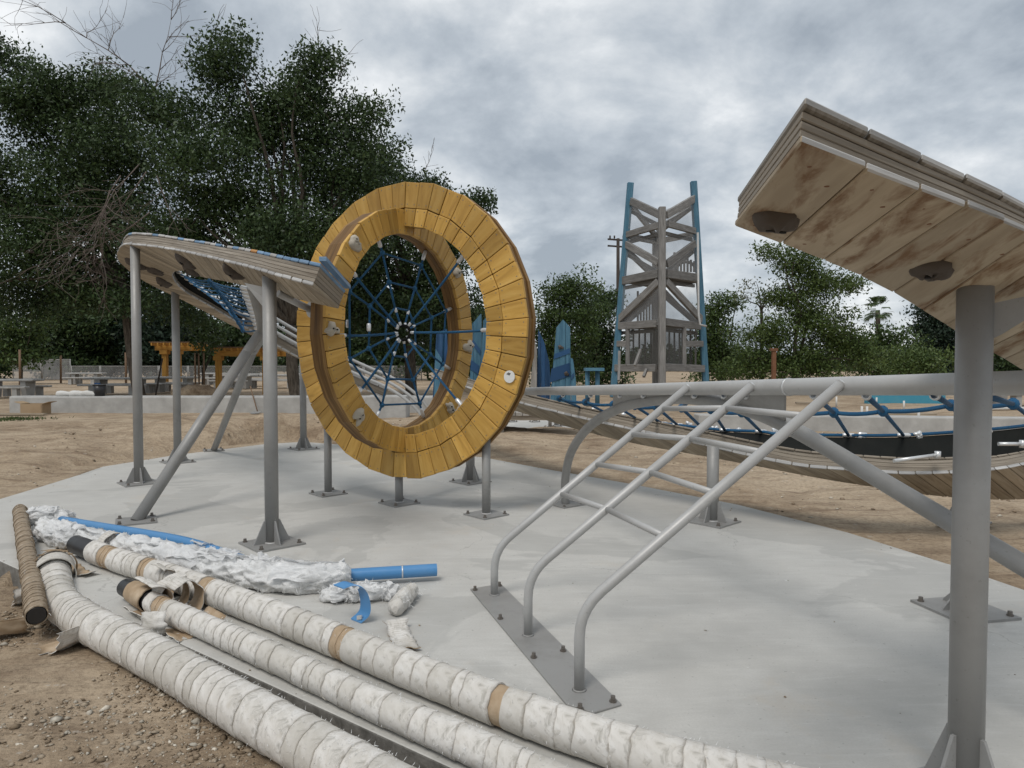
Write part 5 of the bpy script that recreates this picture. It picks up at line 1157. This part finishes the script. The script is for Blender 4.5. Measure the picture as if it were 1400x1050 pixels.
# ------------------------------------------------------------------ blue plank shards on the far slab
fsl = [G2(*p) for p in ((660, 603), (742, 605), (785, 585), (770, 575), (700, 571), (600, 571), (560, 590))]
tag(bevel(MB().prism(fsl, -0.1, 0.035).build('far_slab', 'concrete'), 0.01), kind='structure')
def GX0(px, Y): return (px - 700) / FPX * Y
def clip_poly(poly, x0, x1):
    def cut(pl, c, keep_gt):
        out = []
        for i in range(len(pl)):
            a, b = pl[i], pl[(i + 1) % len(pl)]; ia = (a[0] >= c) == keep_gt; ib = (b[0] >= c) == keep_gt
            if ia: out.append(a)
            if ia != ib: t = (c - a[0]) / (b[0] - a[0]); out.append((c, a[1] + (b[1] - a[1]) * t))
        return out
    p = cut(poly, x0, True); return cut(p, x1, False) if p else p
def shard(label, poly, Y, n, mat, bands=(), thick=0.1, lean=0.0, knob=None):
    base = up(sum(p[0] for p in poly) / len(poly), Y, 0.55); root = thing('plank_shard', label, 'climbing shard', base, 'blue plank shards behind the ring')
    x0 = min(p[0] for p in poly); x1 = max(p[0] for p in poly)
    for q in range(n):
        g = 0.12; pl = clip_poly(poly, x0 + (x1 - x0) * q / n + g, x0 + (x1 - x0) * (q + 1) / n - g)
        if len(pl) >= 3:
            ob = MB().plate([at(a, b, Y + random.uniform(-0.008, 0.008)) for a, b in pl][:], thick).build('board', mat, root, origin=base)
            for i_, uvd in enumerate(ob.data.uv_layers[0].data):
                co_ = ob.data.vertices[ob.data.loops[i_].vertex_index].co; uvd.uv = (co_.z, co_.x)
    for pl in bands: MB().plate([at(a, b, Y - thick / 2 - 0.012) for a, b in pl], 0.008).build('painted_band', 'navy_board', root, origin=base)
    for (kx, ky) in (knob or ()): c = at(kx, ky, Y - thick / 2 - 0.01); lump(root, 'climbing_hold', c, Vector((1, 0, 0)), ZU, Vector((0, -1, 0)), 0.05, 0.04, 0.04, 'hold_dark', kx * 0.1, 0)
    return root
shard('tall pointed light blue plank shard with two navy bands', [(751, 562), (761, 448), (769.5, 437), (779, 448), (780, 562)], 14.0, 4, 'blue_board', [[(757, 491), (779, 483), (779, 476), (758, 484)], [(751.5, 523), (779.5, 514), (779, 496), (754, 504)]], knob=((766, 475), (774, 511)))
shard('short light blue plank shard at the foot of the pointed shard', [(781.5, 562), (779.8, 489), (783, 491), (787, 520), (788, 562)], 13.9, 1, 'blue_board', [[(780.5, 520), (785, 514), (785, 509), (780.5, 514)]])
shard('plank shard coloured navy as its shadow side leaning against the pointed light blue one', [(733, 562), (736, 450), (744, 468), (751, 495), (752.5, 520), (751, 562)], 14.25, 3, 'navy_board')  # navy boards put the shade of this panel, turned away, into the colour
shard('pale grey plank shard close to the right edge of the ring', [(722, 562), (728, 500), (731, 464), (734, 480), (734, 562)], 14.1, 2, 'grey_wood')
shard('slanted blue plank shard seen through the gap between the rings', [(641, 560), (646, 442), (658, 429), (659, 470), (653, 560)], 14.4, 3, 'blue_board', [[(645, 462), (657, 478), (656.5, 485), (645, 470)], [(644, 492), (655, 500), (654, 512), (643, 505)]])
shard('light blue plank shard with navy band seen through the ring gap', [(654, 560), (661, 438), (672, 428), (685, 440), (689, 560)], 14.1, 4, 'blue_board', [[(656, 500), (668, 482), (672, 486), (660, 512)]])
shard('dark navy plank shard seen inside the smaller ring', [(591, 560), (597, 455), (611, 450), (615, 560)], 14.5, 3, 'navy_board')
shard('tilted light blue plank shard low inside the smaller ring', [(593, 560), (596, 478), (611, 502), (607, 560)], 14.2, 2, 'blue_board')
sdk = thing('shard_deck', 'low timber deck under the blue plank shards behind the ring', 'play deck', (-0.2, 14.2, 0.4))
for q in range(22):
    x = GX0(585 + q * 9.6, 13.6); bevel(MB().box((x, 14.2, 0.49), 0.064, 0.62, 0.035, grain=1).build('plank', 'grey_wood', sdk, origin=(x, 14.2, 0.49)), 0.006)
for y in (13.65, 14.75): MB().beam((GX0(583, 13.6), y, 0.41), (GX0(790, 13.6), y, 0.41), 0.08, 0.085).build('joist', 'fascia_wood', sdk, origin=(0, y, 0.41))
for (px, py, h) in ((686, 598, 0.5), (752, 585, 0.35), (760, 583, 0.3), (769, 582, 0.28), (731, 577, 0.45), (700, 577, 0.42)):
    b = gr(px, py, 0.035); r_ = thing('deck_stub_post', 'short grey post standing on the far slab under the shards', 'post', b, 'short posts on the far slab'); post(r_, b, (b.x, b.y, 0.035 + h), 0.04, False, 0.11, 0.3)

# ------------------------------------------------------------------ low wall, tables, pergolas and clutter
WD = 21.0; wp = [at(x, 566, WD) for x in (2, 600)]
x0w, x1w = (4 - 700) / FPX * WD, (600 - 700) / FPX * WD
wm = MB(); r_w = 0.22; prof = [(x0w + 0.25 * (1 - math.cos(t)), 0) for t in (0,)]
out = [(x0w + 0.35 - 0.35 * math.sin(t), WD + 0.35 - 0.35 * math.cos(t)) for t in np.linspace(0, PI, 10)]
wall = MB().prism([(x1w, WD)] + out + [(x1w, WD + 0.7)], -0.1, 0.47).build('seat_wall', 'cast_concrete', None, origin=(x0w, WD, 0)); tag(bevel(wall, 0.05, 3), 'long low smooth concrete seat wall with a rounded end', 'wall')
bl = at(527, 562, 18.8); blk = MB().box((bl.x, 19.2, 0.27), 0.55, 0.35, 0.32).build('concrete_block', 'cast_concrete', None, origin=(bl.x, 19.2, 0)); tag(bevel(blk, 0.04, 2), 'squat concrete block seen through the ring in front of the seat wall', 'block')
c0, c1 = at(955, 590, 15.6), at(1420, 592, 14.6)
cu = MB().hexa([[[Vector((p.x, p.y + o, z)) for z in (-0.1, 0.33)] for o in (0, 0.45)] for p in (c0, c1)]).build('low_kerb_wall', 'cast_concrete', None, origin=c0); tag(bevel(cu, 0.03, 2), 'low concrete kerb wall in the dirt behind the hammock deck', 'wall')
def picnic(label, x, y, rot, sgn=False, L=1.15):
    root = thing('picnic_table', label, 'picnic table', (x, y, 0), 'concrete picnic tables'); c_, s_ = math.cos(rot), math.sin(rot); X = Vector((c_, s_, 0)); Y = Vector((-s_, c_, 0)); o = Vector((x, y, 0))
    bevel(MB().box(o + ZU * 0.73, L, 0.42, 0.045, X, Y).build('table_top', 'cast_concrete', root, origin=o), 0.02)
    for e_ in (-0.6, 0.6):
        q = o + X * e_ * L; p_ = MB().hexa([[[q + X * (2 * i - 1) * 0.11 + Y * (2 * j - 1) * (0.26 if k_ == 0 else 0.36) + ZU * (0.0 if k_ == 0 else 0.685) for k_ in (0, 1)] for j in (0, 1)] for i in (0, 1)]).build('pedestal', 'cast_concrete', root, origin=q)
        if sgn and e_ < 0:
            s0 = q - Y * 0.34 + ZU * 0.36; pn = MB().box(s0, 0.14, 0.006, 0.17, X, Y).build('access_sign', 'sign_blue', p_, origin=s0)
            m_ = MB(); t0 = s0 - Y * 0.009
            def pt(a, b): return t0 + X * a + ZU * b
            m_.tube([pt(-0.01, 0.11), pt(-0.005, 0.03), pt(0.045, 0.03), pt(0.06, -0.06), pt(0.085, -0.06)], 0.011, 6); m_.tube([pt(-0.012, 0.1), pt(-0.012, 0.125)], 0.018, 8)
            m_.tube([pt(-0.012 + 0.062 * math.cos(a), -0.045 + 0.062 * math.sin(a)) for a in np.linspace(1.9, 5.9, 12)], 0.01, 6); m_.build('wheelchair_symbol', 'disc_white', p_, origin=s0)
    for sd_ in (-1, 1):
        b = o + Y * sd_ * 0.78; bevel(MB().box(b + ZU * 0.44, L, 0.17, 0.04, X, Y).build('bench', 'cast_concrete', root, origin=b), 0.015)
        for e_ in (-0.6, 0.6): q = b + X * e_ * L; MB().box(q + ZU * 0.2, 0.1, 0.13, 0.2, X, Y).build('bench_leg', 'cast_concrete', root, origin=q)
def GX_(px, Y): return (px - 700) / FPX * Y
picnic('concrete picnic table behind the rounded end of the seat wall', GX_(15, 30), 30, 0.05)
picnic('long concrete picnic table with blue access sign behind the black bucket', GX_(165, 33), 33, 0.03, True, 1.5)
picnic('concrete picnic table between the bucket and the yellow pergola', GX_(238, 35), 35, 0.0)
for px, Y in ((322, 40), (352, 44), (385, 41), (420, 46), (300, 47), (118, 48)): picnic('concrete picnic table in the group around the far yellow pergola', GX_(px, Y), Y, random.uniform(-0.2, 0.2))
def pergola(label, pxs, roof, Y, ztop, depth):
    x0, x1 = GX_(roof[0], Y), GX_(roof[1], Y); root = thing('pergola', label, 'pergola', ((x0 + x1) / 2, Y, 0))
    for px in pxs:
        for dy in (0,):
            x = GX_(px, Y); bevel(MB().box((x, Y + dy, (ztop - 0.3) / 2), 0.12, 0.12, (ztop - 0.3) / 2, grain=2).build('post', 'pergola_wood', root, origin=(x, Y + dy, 0)), 0.015)
            bevel(MB().box((x, Y + dy, ztop - 0.42), 0.19, 0.19, 0.1).build('capital', 'pergola_wood', root, origin=(x, Y + dy, 0)), 0.01)
    for dy in (0, depth): MB().box(((x0 + x1) / 2, Y + dy, ztop - 0.2), (x1 - x0) / 2, 0.07, 0.12).build('beam', 'pergola_wood', root, origin=(x0, Y, ztop))
    n = int((x1 - x0) / 0.3)
    for q in range(n + 1): x = x0 + (x1 - x0) * q / n; MB().box((x, Y + depth / 2, ztop - 0.01), 0.035, depth / 2 + 0.4, 0.07, grain=1).build('rafter', 'pergola_wood', root, origin=(x, Y, ztop))
    for q in range(8): y = Y - 0.3 + (depth + 0.6) * q / 7; MB().box(((x0 + x1) / 2, y, ztop + 0.09), (x1 - x0) / 2 + 0.15, 0.06, 0.025).build('slat', 'stake_wood', root, origin=(x0, y, ztop))
pergola('small yellow pergola with one visible post beside the black bucket table', (226, 244), (213, 262), 36, 2.42, 1.6)
pergola('wide yellow pergola seen behind the leaning braces of the deck', (299, 363), (294, 376), 33, 2.1, 1.8)
# young tree held by three stakes
tree('young_tree', 'young green tree held by three stakes between the pergolas', 276, 31, 0.05, [(280, 455, 26, 20, 0), (268, 470, 22, 12, 0), (292, 468, 20, 12, 0)], 0.16, 34, 'leaf_mid', 1.6, spread=0.22, limbs=5)
for px in (267, 272, 279): b = up(px, 30.6, 0); tag(MB().tube([b, b + ZU * 1.9], 0.04, 8).build('tree_stake', 'stake_wood', None, origin=b), 'round wooden stake holding the young tree between the pergolas', 'stake', 'stakes round the young tree')
for px, Y, top, lab in ((27, 46, 478, 'brown stake beside the small dense tree'), (172, 44, 482, 'brown stake in front of the dark tree row'), (83, 50, 486, 'thin pale stake standing by the mesh fence')):
    b = up(px, Y, 0); t_ = at(px, top, Y); tag(MB().tube([b, t_], 0.07, 8).build('tree_stake', 'stake_wood', None, origin=b), lab, 'stake')
b = up(1058, 25, 0); sgp = thing('rusty_post', 'rusty brown steel post standing under the open-crowned tree', 'post', b); t_ = at(1058, 478, 25); MB().beam(b, t_, 0.13, 0.13, (0, 1, 0)).build('shaft', 'rust_metal', sgp, origin=b); MB().box(t_, 0.12, 0.09, 0.05).build('cap', 'rust_metal', sgp, origin=t_)
bkt = at(136, 543, 21.3); bz = 0.47; root = thing('bucket', 'black plastic bucket standing on the concrete seat wall', 'bucket', (bkt.x, 21.3, bz))
MB().tube([(bkt.x, 21.3, bz), (bkt.x, 21.3, bz + 0.33)], [0.145, 0.18], 18).build('body', 'black_plastic', root, origin=(bkt.x, 21.3, bz)); MB().tube([(bkt.x, 21.3, bz + 0.32), (bkt.x, 21.3, bz + 0.35)], 0.188, 18).build('rim', 'black_plastic', root, origin=(bkt.x, 21.3, bz + 0.3))
for i, (px, w) in enumerate(((90, 0.28), (106, 0.24), (118, 0.3))):
    x = GX_(px, 21.25); o, _, _ = lumpy(None, 'cement_sack', [Vector((x - w, 21.25, 0.52)), Vector((x, 21.2, 0.55)), Vector((x + w, 21.25, 0.52))], 0.09, 0.03, 'sack_white', 16, 20, i * 3.0, 5.0); tag(o, 'limp white sack lying on the seat wall beside the bucket', 'sack', 'sacks on the seat wall')
bx = GX_(48, 20.3); root = thing('cardboard_box', 'open cardboard box on the dirt against the seat wall', 'box', (bx, 20.3, 0))
for (dx, dy, hx_, hy_) in ((-0.3, 0, 0.012, 0.2), (0.3, 0, 0.012, 0.2), (0, -0.2, 0.288, 0.012), (0, 0.2, 0.288, 0.012)): MB().box((bx + dx, 20.3 + dy, 0.15), hx_, hy_, 0.15).build('panel', 'card', root, origin=(bx, 20.3, 0))
for sd_ in (-1, 1): MB().beam((bx + sd_ * 0.3, 20.3, 0.305), (bx + sd_ * 0.5, 20.3, 0.36), 0.36, 0.012).build('flap', 'card', root, origin=(bx, 20.3, 0.3))
bx = GX_(25, 19.8); tag(MB().box((bx, 19.8, 0.03), 0.75, 0.1, 0.02).build('timber_offcut', 'under_wood_clean', None, origin=(bx, 19.8, 0)), 'pale timber board lying on the dirt before the cardboard box', 'board')
sh0, sh1 = at(342, 528, 21.2), at(352, 562, 20.6); root = thing('shovel', 'shovel leaning on the seat wall below the leaning braces', 'shovel', (sh1.x, sh1.y, 0)); sh1.z = 0.05; MB().tube([sh0, sh1], 0.018, 8).build('handle', 'stake_wood', root, origin=sh1)
MB().plate([sh1 + Vector((-0.12, 0, 0.0)), sh1 + Vector((0.12, 0, 0.0)), sh1 + Vector((0.15, -0.3, -0.03)), sh1 + Vector((-0.0, -0.4, -0.04)), sh1 + Vector((-0.12, -0.3, -0.03))], 0.01).build('blade', 'grey_paint', root, origin=sh1)
tl0, tl1 = at(222, 490, 30), at(212, 536, 29.5); tl1.z = 0; tag(MB().tube([tl0, tl1], 0.035, 8).build('leaning_pole', 'pole_wood', None, origin=tl1), 'dark pole leaning beside the small yellow pergola', 'pole')
# mesh fence panels
for i in range(14):
    xa, xb = GX_(18 + i * 40, 58), GX_(18 + (i + 1) * 40, 58); root = thing('fence_panel', ('taller dusty mesh fence panel behind the small dense tree' if i < 2 else 'low see-through wire mesh fence panel before the dark trees'), 'fence', ((xa + xb) / 2, 58, 0), 'wire mesh fence panels')
    h = 1.75 if i < 2 else 1.2
    for x in (xa, xb - 0.1): MB().cyl((x, 58, 0), (x, 58, h), 0.04, 8).build('post', 'grey_paint', root, origin=(x, 58, 0))
    MB().cyl((xa, 58, h - 0.05), (xb - 0.1, 58, h - 0.05), 0.03, 6).build('rail', 'grey_paint', root, origin=(xa, 58, h))
    m_ = MB(); m_.v += [Vector((xa, 58, 0.05)), Vector((xb - 0.1, 58, 0.05)), Vector((xb - 0.1, 58, h)), Vector((xa, 58, h))]; m_.face((0, 1, 2, 3)); o = m_.build('wire_mesh', 'fence_screen' if i < 2 else 'tower_mesh', root, origin=(xa, 58, 0))
# painted blue low wall and tables on the right
xa, xb = GX_(1185, 26), GX_(1290, 26); tag(MB().box(((xa + xb) / 2, 26, 0.26), (xb - xa) / 2, 0.15, 0.3).build('painted_wall', 'mural_blue', None, origin=(xa, 26, 0)), 'low blue painted wall in the dirt beyond the top rail', 'wall')
picnic('concrete picnic table beyond the thick post on the right', GX_(1390, 24), 24, 0.1)
xa = GX_(812, 24); root = thing('blue_play_table', 'small blue metal play table right of the pointed shard', 'play table', (xa, 24, 0))
MB().box((xa, 24, 1.25), 0.32, 0.3, 0.05).build('table_top', 'blue_board', root, origin=(xa, 24, 1.2)); MB().cyl((xa - 0.22, 24, 0), (xa - 0.22, 24, 1.2), 0.08, 10).build('leg', 'blue_board', root, origin=(xa, 24, 0)); MB().cyl((xa + 0.12, 24, 0), (xa + 0.12, 24, 1.2), 0.08, 10).build('leg', 'blue_board', root, origin=(xa, 24, 0))
for i in range(9):
    px, py = random.choice(((1150, 548), (1230, 553), (1040, 552), (1180, 566), (1260, 572), (1120, 556), (1290, 550), (1080, 560), (1210, 546))) ; b = gr(px + random.uniform(-12, 12), py + 8, -0.02)
    tag(MB().cyl(b, b + ZU * random.uniform(0.25, 0.4), 0.03, 8).build('survey_peg', 'sack_white', None, origin=b), 'short pale peg stuck in the dirt beyond the kerb wall', 'peg', 'pegs in the dirt')
# a patch of grass by the wall
n_ = 900; gx_ = GX_(5, 18.6) + rng.normal(0, 0.5, n_); gy_ = 18.6 + rng.normal(0, 0.35, n_); gz_ = ground_z(gx_, gy_)
v = []; f = []
for x, y, z in zip(gx_, gy_, gz_):
    b = len(v); a = random.uniform(0, 6.28); h = random.uniform(0.03, 0.09); v += [(x - 0.012 * math.cos(a), y - 0.012 * math.sin(a), z), (x + 0.012 * math.cos(a), y + 0.012 * math.sin(a), z), (x + random.gauss(0, 0.03), y + random.gauss(0, 0.03), z + h)]; f.append((b, b + 1, b + 2))
gp = cloud_obj('grass', None, np.array(v), np.array(f), 'grass_green', (0, 0, 0)); tag(gp, 'patch of short green grass near the rounded wall end', 'grass', kind='stuff')

# site clutter lying on the dirt
pile_at = up(267, 29.0, 0); o, _, _ = lumpy(None, 'dirt_pile', [pile_at + Vector((-0.9, 0, 0.02)), pile_at + Vector((-0.2, 0, 0.22)), pile_at + Vector((0.4, 0, 0.24)), pile_at + Vector((0.95, 0, 0.02))], 0.3, 0.22, 'dirt', 20, 30, 3.0, 3.0); tag(o, 'heap of brown soil round the staked young tree', 'soil heap')
for i, (px, py, L, a, mt, lab) in enumerate(((1015, 556, 1.6, 0.1, 'sack_white', 'pale board lying in the dirt below the arch of the climber'), (1245, 566, 1.4, 0.05, 'under_wood_clean', 'tan board lying along the kerb wall'), (1110, 551, 1.1, -0.1, 'under_wood_clean', 'tan board lying beyond the ladder top'), (1370, 558, 1.8, 0.15, 'sack_white', 'pale board lying beyond the thick post'), (320, 574, 0.9, 0.05, 'sack_white', 'white sheet lying on the dirt between the leaning braces'))):
    c = gr(px, py, 0.03); d_ = Vector((math.cos(a), math.sin(a), 0)); tag(bevel(MB().box(c, L / 2, 0.11, 0.025, d_, (-d_.y, d_.x, 0)).build('loose_board', mt, None, origin=c), 0.004), lab, 'board')
